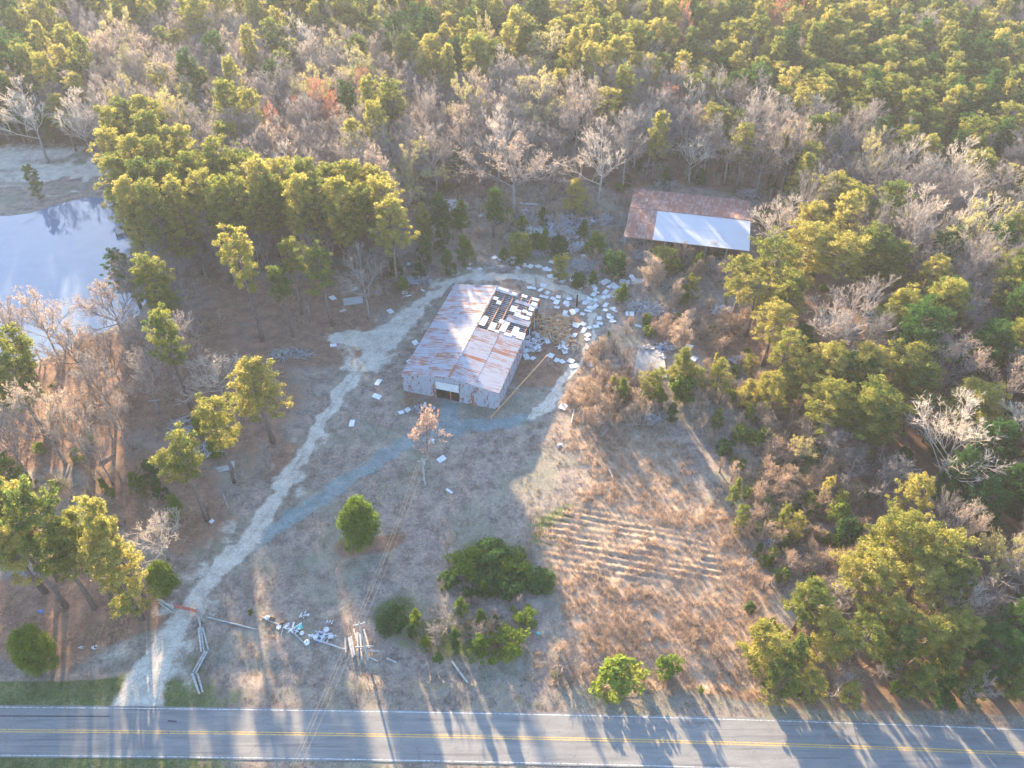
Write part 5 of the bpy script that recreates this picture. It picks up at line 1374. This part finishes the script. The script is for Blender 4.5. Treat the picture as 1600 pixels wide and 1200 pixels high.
HE = [(832, 362, 8, 5, 1.2, 260, 'w', 'pale scrap pieces strewn between the two cedars of the debris field', .6), (905, 388, 6, 4, .8, 120, 'b', 'blue-grey scrap beside the yellow-topped cedar', .5), (940, 345, 6, 5, .8, 120, 'b', 'grey scrap at the far right of the debris field', .4),
      (800, 372, 4, 3, .6, 60, 'b', 'grey scrap left of the bushy yellow-topped pine', .4), (780, 420, 5, 2, .4, 50, 'g', 'grey sticks just above the top bend of the track', .1), (702, 325, 11, 6, 1.6, 420, 'w', 'big heap of white and blue rubbish at the top left of the grey trail', .6), (822, 337, 6, 5, 1.0, 120, 'b', 'heap of blue-grey tin sheets at the back of the debris field', .8),
      (850, 352, 12, 8, .8, 380, 'b', 'wide spread of grey scrap in the middle of the debris field', .45), (885, 350, 12, 8, .7, 320, 'b', 'spread of grey scrap at the right of the debris field', .4), (870, 368, 10, 6, .6, 220, 'b', 'scrap at the front of the debris field', .3),
      (842, 395, 5.5, 4, .7, 110, 'g', 'low grey heap behind the track in front of the debris field', .2), (915, 417, 6.5, 5, 1.0, 190, 'g', 'heap of long grey poles above the white boards', .05),
      (975, 345, 4, 7, 1.0, 120, 'g', 'broken branches and boards against the left end of the rusty shed', .1), (990, 375, 7, 5, .9, 170, 'g', 'tangle of grey sticks at the lower left corner of the rusty shed', .1), (1002, 400, 6, 4, .8, 100, 'g', 'grey branches beside the bushy pine at the shed', .1),
      (1058, 445, 6, 5, 1.5, 200, 'g', 'rounded mound of grey brush in front of the rusty shed', .03), (1130, 415, 9, 4, .8, 120, 'g', 'line of brush along the lower right of the rusty shed', .1), (1005, 480, 8, 4, .5, 110, 'g', 'scattered grey sticks right of the side trail', .05),
      (1030, 488, 8, 3, .5, 80, 'g', 'long grey branches above the bright round bush', .03), (1132, 488, 5.5, 3, 1.1, 120, 'b', 'dark heap under a blue-grey tarpaulin right of the scrub', .8), (1150, 497, 3.5, 2, .7, 50, 'd', 'dark pile at the right of the tarpaulin heap', .6),
      (652, 440, 7, 3, .7, 90, 'b', 'heap of metal scrap left of the track bend', .45), (625, 436, 4, 3, .6, 60, 'g', 'dark brush heap left of the scrap at the track bend', .1), (868, 518, 6, 8, 1.3, 240, 'o', 'collapsed orange timber right of the stripped barn roof', .2),
      (876, 502, 4, 3, .8, 60, 'o', 'broken timber and white strips below the burnt post', .3), (893, 540, 3, 4, .6, 50, 'o', 'orange boards and bricks beside the sandy path', .3), (880, 545, 2.4, 2, .6, 40, 'w', 'small white and grey scrap beside the orange boards', .5),
      (838, 500, 4.5, 5, .9, 110, 'o', 'fallen roof timber along the broken right barn wall', .3), (835, 540, 3, 5, .7, 60, 'w', 'fallen white panels against the right barn wall', .7), (293, 670, 7, 4, .8, 110, 'g', 'brush pile with grey logs behind the layered pine', .1),
      (325, 703, 7, 4, .9, 120, 'b', 'scrap pile in the dark under the layered pine', .3), (664, 639, 3.6, 1.6, .5, 40, 'd', 'dark scrap with white pieces in front of the barn', .5), (1033, 558, 1.8, 3.5, .4, 40, 'w', 'rubbish along the right rim of the slab', .5),
      (1010, 546, 3.5, .8, .4, 30, 'b', 'twisted metal along the top rim of the slab', .3), (1040, 544, 4, 1.5, .5, 50, 'w', 'white branches and scrap at the upper right of the slab', .1), (1013, 655, 4.5, 2, .6, 60, 'b', 'grey scrap below the slab pines', .3),
      (1160, 565, 5, 3, .5, 60, 'b', 'grey scrap in the scrub right of the slab pines', .2), (940, 262, 0, 0, 0, 0, 'g', '', 0), (1180, 800, 3, 1.5, .5, 40, 'b', 'pale scrap at the right edge of the tan field', .3), (1205, 850, 2.6, 1.5, .4, 26, 'b', 'small scrap in the scrub right of the tan field', .4),
      (1172, 880, 1.6, 3, .3, 24, 'g', 'pale green-grey rotting heap at the right of the tan field', .6), (875, 698, 1.2, 1.0, .5, 14, 'w', 'small white scrap in the grass above the field rows', .5), (455, 570, 0, 0, 0, 0, 'g', '', 0), (455, 556, 9, 3, .5, 80, 'g', 'line of grey brush and litter above the dense pine', .15),
      (505, 996, 3.0, 1.4, .6, 30, 'w', 'heap of white bags and grey sheets by the pole heap', .5), (485, 997, 1.4, 1.0, .4, 12, 'w', 'white torn bags left of the rubbish by the pole heap', .7), (452, 982, 3.0, 1.2, .4, 18, 'w', 'pale crumpled sheets in the roadside rubbish line', .6),
      (475, 962, 1.4, .8, .3, 10, 'w', 'two white bags above the roadside rubbish line', .9), (515, 973, 1.0, .6, .3, 8, 'w', 'white bag at the right above the roadside rubbish', .9), (148, 1012, 1.2, .6, .3, 10, 'w', 'white litter in brown leaves near the road at left', .8),
      (128, 1013, .7, .5, .2, 6, 'w', 'small white litter left of the other litter near the road', .8), (52, 300, 0, 0, 0, 0, 'g', '', 0), (1338, 500, 0, 0, 0, 0, 'g', '', 0), (200, 328, 1.6, 1.0, .4, 12, 'w', 'white objects on the shore under the pond pines', .9),
      (1020, 262, 5, 3, .7, 50, 'g', 'faint grey heap at the top left of the rusty shed', .2), (1170, 305, 6, 5, .9, 80, 'g', 'grey brush heap at the top right of the rusty shed', .1), (1040, 290, 6, 3, 1.0, 70, 'g', 'blue-grey brush heap behind the middle of the shed roof', .1)]
for a in HE:
    if a[5]: heap(*a)
for px, py, r, mt, lab in ((425, 968, .45, 'dark_earth', 'left black rubbish bag on the pole by the road'), (441, 977, .45, 'dark_earth', 'right black rubbish bag on the pole by the road'), (418, 966, .4, 'white_board', 'white bag beside the left black bag'),
                        (480, 1005, .45, 'white_board', 'white bag at the lower end of the roadside rubbish'), (510, 985, .45, 'white_board', 'white bag right of the blue sheet'), (472, 990, .35, 'white_board', 'small white bag below the teal sheet')):
    rg = np.random.default_rng(int(px)); p = at(px, py, .2)
    mb = MB(); n = 8; rings = [(0.02, -.5), (.8, -.42), (1, -.1), (.85, .25), (.45, .5), (.16, .62), (.24, .8)]
    vs = [(rr_ * r * math.cos(2 * math.pi * k / n) * rg.uniform(.85, 1.15), rr_ * r * math.sin(2 * math.pi * k / n) * rg.uniform(.85, 1.15), zz * r) for rr_, zz in rings for k in range(n)]
    fs = [(i * n + k, i * n + (k + 1) % n, (i + 1) * n + (k + 1) % n, (i + 1) * n + k) for i in range(len(rings) - 1) for k in range(n)]
    mb.add(vs, fs); tag(mb.build('rubbish_bag', M[mt], smooth=True, loc=tuple(p)), lab, 'rubbish bag')
M['teal'] = simple_mat('teal_plastic', (.06, .42, .36), (.09, .50, .44), 2, .5)
M['blue_tarp'] = simple_mat('blue_tarp', (.05, .10, .26), (.09, .16, .34), 2, .5)
board(466, 982, 1.3, .8, 'teal plastic sheet in the roadside rubbish', mat='teal', name='plastic_sheet', cat='plastic sheet')
board(500, 996, 1.8, .8, 'dark blue sheet in the roadside rubbish beside the pole heap', mat='blue_tarp', name='plastic_sheet', cat='plastic sheet')
board(841, 990, .5, .4, 'tiny teal scrap at the edge of the grass left of the thorny bush', mat='teal', name='plastic_sheet', cat='plastic sheet')
board(64, 956, .8, .5, 'purple-blue scrap in orange litter under the roadside pines', mat='blue_tarp', name='plastic_sheet', cat='plastic sheet')

def log(a, b, r, label, mat='grey_wood', name='wooden_pole', cat='wooden pole', za=0.0, zb=0.0, group=None, taper=.8):
    p, q = at(*a, r + za), at(*b, r + zb)
    o = (p + q) / 2
    mb = MB(); mid = np.array([0, 0, r * .15])
    mb.tube([p - o, mid, q - o], [r, r * (1 + taper) / 2, r * taper], 8)
    return tag(mb.build(name, M[mat], smooth=False, loc=tuple(o)), label, cat, group)
for a, b, r, l, z in (((248, 938), (273, 951), .20, 'upper grey pole beside the red gate at the roadside pines', .2), ((249, 942), (268, 956), .15, 'lower pale pole beside the red gate at the roadside pines', 0), ((252, 940), (275, 954), .17, 'dark pole behind the upper pole at the red gate', 0),
                   ((310, 960), (314, 984), .17, 'first pole of the zigzag row below the gate', 0), ((311, 982), (315, 1019), .17, 'left pole of the pair in the second leg of the zigzag row', 0), ((314, 981), (319, 1018), .15, 'middle pole in the second leg of the zigzag row', 0),
                   ((317, 982), (326, 1016), .13, 'reddish right pole in the second leg of the zigzag row', 0), ((321, 1018), (302, 1052), .17, 'left pole of the third leg of the zigzag row', 0), ((324, 1019), (306, 1053), .17, 'right pole of the third leg of the zigzag row', 0),
                   ((301, 1054), (312, 1085), .17, 'left pole of the last leg of the zigzag row near the road', 0), ((309, 1054), (317, 1082), .16, 'right pole of the last leg of the zigzag row near the road', 0), ((323, 965), (357, 973), .15, 'pale fallen pole right of the zigzag row', 0),
                   ((357, 973), (400, 984), .13, 'dark fallen pole leading to the rubbish line', 0), ((410, 965), (452, 985), .13, 'thin pole under the black rubbish bags', 0), ((455, 986), (476, 1006), .10, 'thin pole below the pale crumpled sheets', 0),
                   ((492, 1000), (539, 1016), .14, 'pale pole leaning into the pole heap from the left', .1), ((495, 989), (526, 995), .12, 'bent white pipe above the blue sheet', .15), ((540, 998), (541, 1021), .16, 'leftmost pole of the pole heap', .1),
                   ((546, 999), (552, 1029), .20, 'thick light pole in the pole heap', .2), ((549, 997), (555, 1026), .16, 'second light pole in the pole heap', .3), ((553, 984), (558, 1004), .15, 'short pole at the back of the pole heap', .1),
                   ((559, 990), (560, 1026), .18, 'mossy pole in the middle of the pole heap', .1), ((563, 992), (566, 1032), .18, 'dark pole in the middle of the pole heap', 0), ((569, 985), (577, 1014), .15, 'greenish pole at the right of the pole heap', .1),
                   ((565, 1018), (593, 1020), .14, 'crosswise pole at the right of the pole heap', .3), ((556, 1015), (585, 1013), .12, 'crosswise pole over the pole heap', .5), ((572, 1026), (591, 1034), .13, 'lower short pole right of the pole heap', 0),
                   ((604, 1029), (620, 1036), .13, 'small pole right of the pole heap in dry weeds', 0), ((706, 1034), (731, 1068), .17, 'single grey pole lying below the roadside shrub clump', 0), ((897, 641), (893, 662), .16, 'left grey pole in the dry grass below the orange weeds', 0),
                   ((909, 636), (902, 655), .15, 'right grey pole in the dry grass below the orange weeds', 0), ((936, 662), (968, 668), .09, 'thin branch at the top of the stick tangle above the field', .1), ((916, 679), (971, 688), .09, 'long thin branch at the bottom of the stick tangle', 0),
                   ((938, 684), (951, 670), .09, 'thin branch crossing the stick tangle', .1), ((925, 686), (958, 693), .08, 'thin pale branch under the stick tangle', 0), ((955, 664), (1020, 664), .08, 'long thin branch along the weeds above the field', .1),
                   ((952, 735), (957, 748), .16, 'short grey pole standing out of the orange grass', .1), ((275, 660), (325, 640), .13, 'long thin pole over the brush pile', .3), ((232, 628), (250, 626), .14, 'short pale log on the brown bank', 0),
                   ((155, 722), (180, 710), .14, 'short grey log below the leafless trees of the bank', 0), ((100, 752), (110, 725), .12, 'pale stick standing among mustard shrubs', .1), ((1150, 505), (1190, 540), .09, 'thin bent pale branch in the brown scrub', .1)):
    log(a, b, r, l, za=z, zb=z)
# burnt post and leaning timber, dead trunks
p = at(901, 479)
mb = MB(); mb.tube([(0, 0, -.3), (.03, .02, 1.5), (-.02, 0, 3.1)], [.22, .20, .15], 8)
M['charred'] = simple_mat('charred_wood', (.02, .018, .016), (.05, .04, .035), 5, .95)
tag(mb.build('burnt_post', M['charred'], loc=tuple(p)), 'blackened upright post among the white boards behind the barn', 'post')
def bloc(u, v, z): q = BO + BU * u + BV * v; return np.array([q[0], q[1], z])
a, b = bloc(18.2, -2.4, .15), bloc(24.3, 15.5, 2.2); o_ = (a + b) / 2
mb = MB(); mb.bar(a - o_, b - o_, .18, .16)
tag(mb.build('long_timber', M['orange_wood'], loc=tuple(o_)), 'long orange timber slanting past the front right corner of the barn', 'timber')
for k, (bx, by, ty, lab) in enumerate(((360, 803, 768, 'dead upright trunk right of the broad crooked pine'), (386, 759, 733, 'thin dead trunk nearest the sandy track'), (372, 758, 740, 'thin dead trunk between layered pine and track'), (486, 502, 470, 'thin bare trunk between the pines of the yard group'),
                                    (856, 572, 558, 'short upright stake right of the long timber'))):
    p = at(bx, by); d = ray(0, ty); h = CAM_H + p[1] * d[2] / d[1]
    mb = MB(); mb.tube([(0, 0, -.2), (.05, 0, h * .5), (0, .08, h)], [.2, .16, .08], 7)
    for q in range(4):
        aa = R2.uniform(0, 6.28); z0 = h * R2.uniform(.5, .95); mb.tube([(0.03, 0.03, z0), (math.cos(aa) * .7, math.sin(aa) * .7, z0 + .35)], [.05, .02], 4)
    tag(mb.build('dead_trunk', M['grey_bark'], smooth=True, loc=tuple(p)), lab, 'dead tree')

# red gate
p, q = at(273, 950), at(311, 960)
L = float(np.linalg.norm((q - p)[:2])); g_ = tag(empty('farm_gate', (p[0], p[1], min(p[2], q[2])), math.atan2(q[1] - p[1], q[0] - p[0])), 'faded red tube gate across the sandy track', 'gate')
red = simple_mat('faded_red_paint', (.36, .09, .07), (.48, .17, .13), 3, .6)
for z in (.25, .45, .65, .85, 1.05, 1.25):
    mb = MB(); mb.tube([(.1, 0, z), (L - .1, 0, z)], [.045, .045], 6); mb.build('rail', red, g_)
for x in (.1, L * .35, L * .68, L - .1):
    mb = MB(); mb.tube([(x, 0, .2), (x, 0, 1.3)], [.05, .05], 6); mb.build('upright', red, g_)
for x, lab in ((-.12, None), (L + .12, None)):
    mb = MB(); mb.tube([(x, 0, -.3), (x, 0, 1.6)], [.13, .11], 8); mb.build('post', M['grey_wood'], g_)

# utility poles and lines
def upole(x, y, h, label, lamp=False):
    e = tag(empty('utility_pole', (x, y, gz(x, y))), label, 'utility pole')
    mb = MB(); mb.tube([(0, 0, -.4), (0, 0, h)], [.17, .11], 10); mb.build('pole', M['grey_wood'], e)
    mb = MB(); mb.box((0, 0, h - .45), (1.6, .1, .12), np.array([[math.cos(.3), -math.sin(.3), 0], [math.sin(.3), math.cos(.3), 0], [0, 0, 1]])); mb.build('crossarm', M['grey_wood'], e)
    for k, s in enumerate((-.65, 0, .65)):
        mb = MB(); mb.tube([(s * math.cos(.3), s * math.sin(.3), h - .4 + (.4 if k == 1 else 0)), (s * math.cos(.3), s * math.sin(.3), h - .2 + (.4 if k == 1 else 0))], [.06, .04], 6); mb.build('insulator', M['white_board'], e)
    if lamp:
        mb = MB(); mb.tube([(.25, -.22, h - 1.1), (.25, -.22, h - .45)], [.2, .2], 10); mb.build('transformer', M['pale_roof'], e)
        mb = MB(); mb.box((-.18, -.1, 1.5), (.3, .18, .5)); mb.build('meter_box', M['pale_roof'], e)
    return e
A_ = np.array([-19.93, 54.15]); B_ = np.array([-14.68, 85.73]); HA, HB = 9.56, 6.5
dAB = (A_ - B_) / np.linalg.norm(A_ - B_); C_ = A_ + dAB * 40 + np.array([-4., 0])
upole(*B_, HB, 'short grey service pole with a white canister in the open grass before the barn', True)
upole(*A_, HA, 'grey utility pole rising out of the pole heap near the road')
upole(*C_, 10, 'utility pole on the far side of the road below the view')
wire = simple_mat('bare_wire', (.30, .24, .17), (.40, .32, .22), 2, .5)
for k, s in enumerate((-.65, 0, .65)):
    off = np.array([s * math.cos(.3), s * math.sin(.3)]); up = .4 if k == 1 else 0
    for (P0, h0), (P1, h1), lab in (((A_, HA), (B_, HB), 'overhead wire running from the roadside pole up to the short service pole'), ((A_, HA), (C_, 10), 'overhead wire crossing the road from the roadside pole')):
        a = np.array([*(P0 + off), gz(*P0) + h0 - .2 + up]); b = np.array([*(P1 + off), gz(*P1) + h1 - .2 + up]); o_ = (a + b) / 2
        mb = MB(); n = 14
        mb.tube([a + (b - a) * i / n - np.array([0, 0, 4 * .9 * (i / n) * (1 - i / n)]) - o_ for i in range(n + 1)], [.013] * (n + 1), 4)
        tag(mb.build('power_line', wire, loc=tuple(o_)), lab, 'power line', 'wires ' + ('up to the service pole' if 'service' in lab else 'across the road'))

# concrete slab
cn = [P(997, 547), P(1036, 549), P(1042, 592), P(987, 596)]
c0 = sum(cn) / 4
conc = simple_mat('old_concrete', (.25, .24, .225), (.36, .34, .31), .6, .9, bump=.2)
mb = MB(); mb.add([(q[0] - c0[0], q[1] - c0[1], -.3) for q in cn] + [(q[0] - c0[0], q[1] - c0[1], .16) for q in cn], [(3, 2, 1, 0), (4, 5, 6, 7), (0, 1, 5, 4), (1, 2, 6, 5), (2, 3, 7, 6), (3, 0, 4, 7)])
tag(mb.build('concrete_slab', conc, loc=(c0[0], c0[1], gz(c0[0], c0[1]) + .06)), 'bare pale concrete slab with rubbish on its rims right of the orange weeds', 'slab')
for px, py, lab in ((1035, 549, 'dark barrel at the upper right corner of the slab'),):
    p = at(px, py); mb = MB(); mb.tube([(0, 0, 0), (0, 0, .9)], [.3, .3], 12); mb.tube([(0, 0, .3), (0, 0, .34)], [.32, .32], 12); mb.tube([(0, 0, .6), (0, 0, .64)], [.32, .32], 12)
    tag(mb.build('steel_barrel', M['blue_tarp'], loc=tuple(p)), lab, 'barrel')

# dock in the pond
p, q = P(213, 358), P(180, 367)
L = float(np.linalg.norm((q - p)[:2])); dk = tag(empty('dock', (p[0], p[1], 0), math.atan2(q[1] - p[1], q[0] - p[0])), 'small dark plank dock reaching into the pond under the pines', 'dock')
n = 22
for i in range(n):
    mb = MB(); mb.box((L * (i + .5) / n, 0, .45), (L / n * .86, 2.2, .06)); mb.build('plank', M['grey_wood'], dk)
for s in (-.9, .9):
    mb = MB(); mb.bar((0, s, .34), (L, s, .34), .1, .16); mb.build('stringer', M['charred'], dk)
    for x in (.4, L * .5, L - .3):
        mb = MB(); mb.tube([(x, s * 1.1, -1.2), (x, s * 1.1, .9)], [.1, .1], 6); mb.build('post', M['charred'], dk)
# dark woodland pond
m = mat_new('dark_pond_water'); t = NT(m)
g = t.geo(); gl = t.principled((.012, .03, .045), .08, 0, t.bump(t.noise(g, 2.5, 3), .25, .05), 1.0); t.out(gl)
me = bpy.data.meshes.new('dark_pond'); wpx = [(1275, 500), (1300, 490), (1330, 486), (1362, 490), (1385, 503), (1375, 517), (1340, 526), (1300, 522)]
pp = [P(*w) for w in wpx]; me.from_pydata([(w[0], w[1], .16) for w in pp], [], [tuple(range(len(pp)))]); me.materials.append(m)
tag(link('woodland_pond', me), kind='structure')

# ------------------------------------------------------------------ grass, weeds and brush over the open ground
def tuft(seed, n, h, spread, w, mat, out=.5):
    rng = np.random.default_rng(seed)
    a = rng.random(n) * 6.28; r = np.sqrt(rng.random(n)) * spread
    base = np.stack([np.cos(a) * r, np.sin(a) * r, np.full(n, -.06)], 1)
    hh = h * (.5 + .7 * rng.random(n)); az = a + rng.normal(size=n) * .8; o = out * hh * rng.random(n)
    tip = base + np.stack([np.cos(az) * o, np.sin(az) * o, hh], 1)
    s = np.stack([-np.sin(az), np.cos(az), np.zeros(n)], 1) * w / 2
    V = np.stack([base - s, base + s, tip], 1).reshape(-1, 3)
    return mesh_arrays('grass_tuft', V, [np.arange(len(V)).reshape(-1, 3)], [M[mat]])
rng = np.random.default_rng(99)
N_ = 150000
gx_ = rng.uniform(-105, 105, N_); gy_ = 36 + 165 * rng.random(N_) ** 1.35
gmk = masks(gx_, gy_)
inside = (gmk['px'] > -60) & (gmk['px'] < 1660) & (gmk['py'] > 230)
u_ = (gx_ - BO[0]) * BU[0] + (gy_ - BO[1]) * BU[1]; v_ = (gx_ - BO[0]) * BV[0] + (gy_ - BO[1]) * BV[1]
inside &= ~((u_ > -.4) & (u_ < BW + .4) & (v_ > -.4) & (v_ < BL + .4))
slabm = in_poly(gmk['px'], gmk['py'], [(992, 543), (1040, 545), (1046, 596), (983, 600)])
road_d = np.abs(gy_ - road_center(gx_))
inside &= ~slabm & (road_d > 3.6) & (gmk['pond'] < .25) & (np.maximum(gmk['track'], gmk['grav'] * .9) < .35)
hz = height(gx_, gy_, gmk)
fur = gmk['furrow'] * (np.cos(2 * np.pi * (gmk['fq'] + (vnoise(gx_, gy_, 6) - .5) * .5) / 1.22))
cl1 = vnoise(gx_, gy_, 2.2); cl2 = vnoise(gx_ + 50, gy_, 5.5)
r_ = rng.random(N_)
def pick(cond, k0, nk, smin, smax, zs=1.0):
    i = np.where(cond & inside)[0]
    s = rng.uniform(smin, smax, len(i)) * (.7 + .6 * cl1[i])
    return np.stack([gx_[i], gy_[i], hz[i], rng.random(len(i)) * 6.28, s, s, s * zs, rng.integers(k0, k0 + nk, len(i))], 1)
verge = np.exp(-((road_d - 5) / 2.5) ** 2)
is_b = (r_ < .95 * gmk['broom'] * (.55 + .9 * cl1)) & ((fur > -.1) | (gmk['furrow'] <= .3) | (rng.random(N_) < .3))
is_g = ~is_b & (r_ > .35) & (rng.random(N_) < gmk['green'] * .9)
is_b &= ~((gmk['furrow'] > .3) & (rng.random(N_) < .35))
is_y = ~is_b & ~is_g & (r_ < .62 * (.3 + cl1 * .9)) & (gmk['litter'] < .55)
is_o = ~is_b & ~is_g & ~is_y & (r_ < .9) & (cl2 > .52) & (cl1 > .5) & (gmk['forest'] < .5) & (verge < .3)
protos = [tuft(1, 16, .75, .30, .055, 'dry_grass'), tuft(2, 16, .65, .34, .055, 'dry_grass', .8), tuft(3, 18, .85, .28, .05, 'dry_grass'),
          tuft(4, 14, .26, .30, .05, 'grey_grass', 1.1), tuft(5, 14, .34, .28, .05, 'grey_grass', .9), tuft(6, 14, .22, .32, .05, 'grey_grass', 1.3),
          tuft(7, 16, .22, .30, .055, 'green_grass', .9), tuft(8, 16, .28, .28, .055, 'green_grass', .7)]
pts = np.concatenate([pick(is_b, 0, 3, .55, 1.1), pick(is_g, 6, 2, .6, 1.1), pick(is_y, 3, 3, .6, 1.2), pick(is_o, 0, 3, .35, .7)])
print('TUFTS', len(pts))
scatter('grass', protos, pts)
# brush: leafless stems standing in the rough ground round the clearing
BR = [(760, 350, 120, 45, .9), (690, 420, 70, 35, .7), (860, 330, 150, 50, 1.0), (960, 400, 60, 60, .9), (1080, 430, 110, 40, 1.2), (1120, 520, 110, 60, 1.0), (1150, 640, 110, 60, 1.0), (1215, 740, 85, 120, 1.7), (1265, 860, 80, 90, 1.6), (1150, 600, 120, 50, 1.3),
      (1250, 660, 60, 60, 1.3), (1090, 640, 80, 40, .7), (960, 630, 60, 42, 2.6), (945, 570, 35, 30, 1.6), (1000, 490, 60, 40, .6), (610, 440, 70, 30, .6), (420, 420, 150, 30, .7), (300, 560, 60, 100, .5), (120, 620, 150, 110, .8), (110, 770, 110, 40, 1.0),
      (240, 820, 70, 40, .6), (1300, 920, 70, 50, 1.2), (1180, 1000, 80, 30, .8), (880, 1040, 40, 30, 1.2), (1080, 1000, 160, 40, .35), (745, 985, 90, 40, .6), (835, 500, 30, 50, .3), (1200, 560, 60, 60, 1.1), (1330, 780, 50, 90, 1.2), (640, 600, 20, 30, .2)]
wsum = np.zeros(N_)
for cx, cy_, rx, ry, w in BR: wsum = np.maximum(wsum, w * ell_mask(gmk['px'], gmk['py'], cx, cy_, rx, ry, .5))
sel = np.where(inside & (rng.random(N_) < wsum * .045 * (.3 + 1.4 * cl2)))[0]
M['weed_twigs'] = leaf_mat('weed_twigs', [(.1, (.34, .25, .18)), (.6, (.47, .34, .25)), (1, (.58, .44, .31))], .3, .3, (.8, 1.2))
K['weed'] = [bare(201, h=2.8, nl=(9, 4, 4, 3), mat='weed_twigs', fork=.08, twr=.014, spread=.8, upb=.35), bare(202, h=2.2, nl=(8, 4, 4, 3), mat='weed_twigs', fork=.05, twr=.014, spread=1.1),
             bare(203, h=3.2, nl=(8, 5, 3, 3), mat='weed_twigs', fork=.06, twr=.014, spread=.7, upb=.3), bare(204, h=1.6, nl=(8, 4, 3, 3), mat='weed_twigs', fork=.05, twr=.014, spread=1.4)]
s = rng.uniform(.4, 1.35, len(sel)) * np.clip(wsum[sel] + .2, .6, 1.3)
tan = (gmk['px'][sel] > 880) & (gmk['py'][sel] > 500)
idx = rng.integers(0, 4, len(sel))
scatter('dry_brush', K['weed'], np.stack([gx_[sel], gy_[sel], hz[sel], rng.random(len(sel)) * 6.28, s, s, s, idx], 1))
print('BRUSH', len(sel))
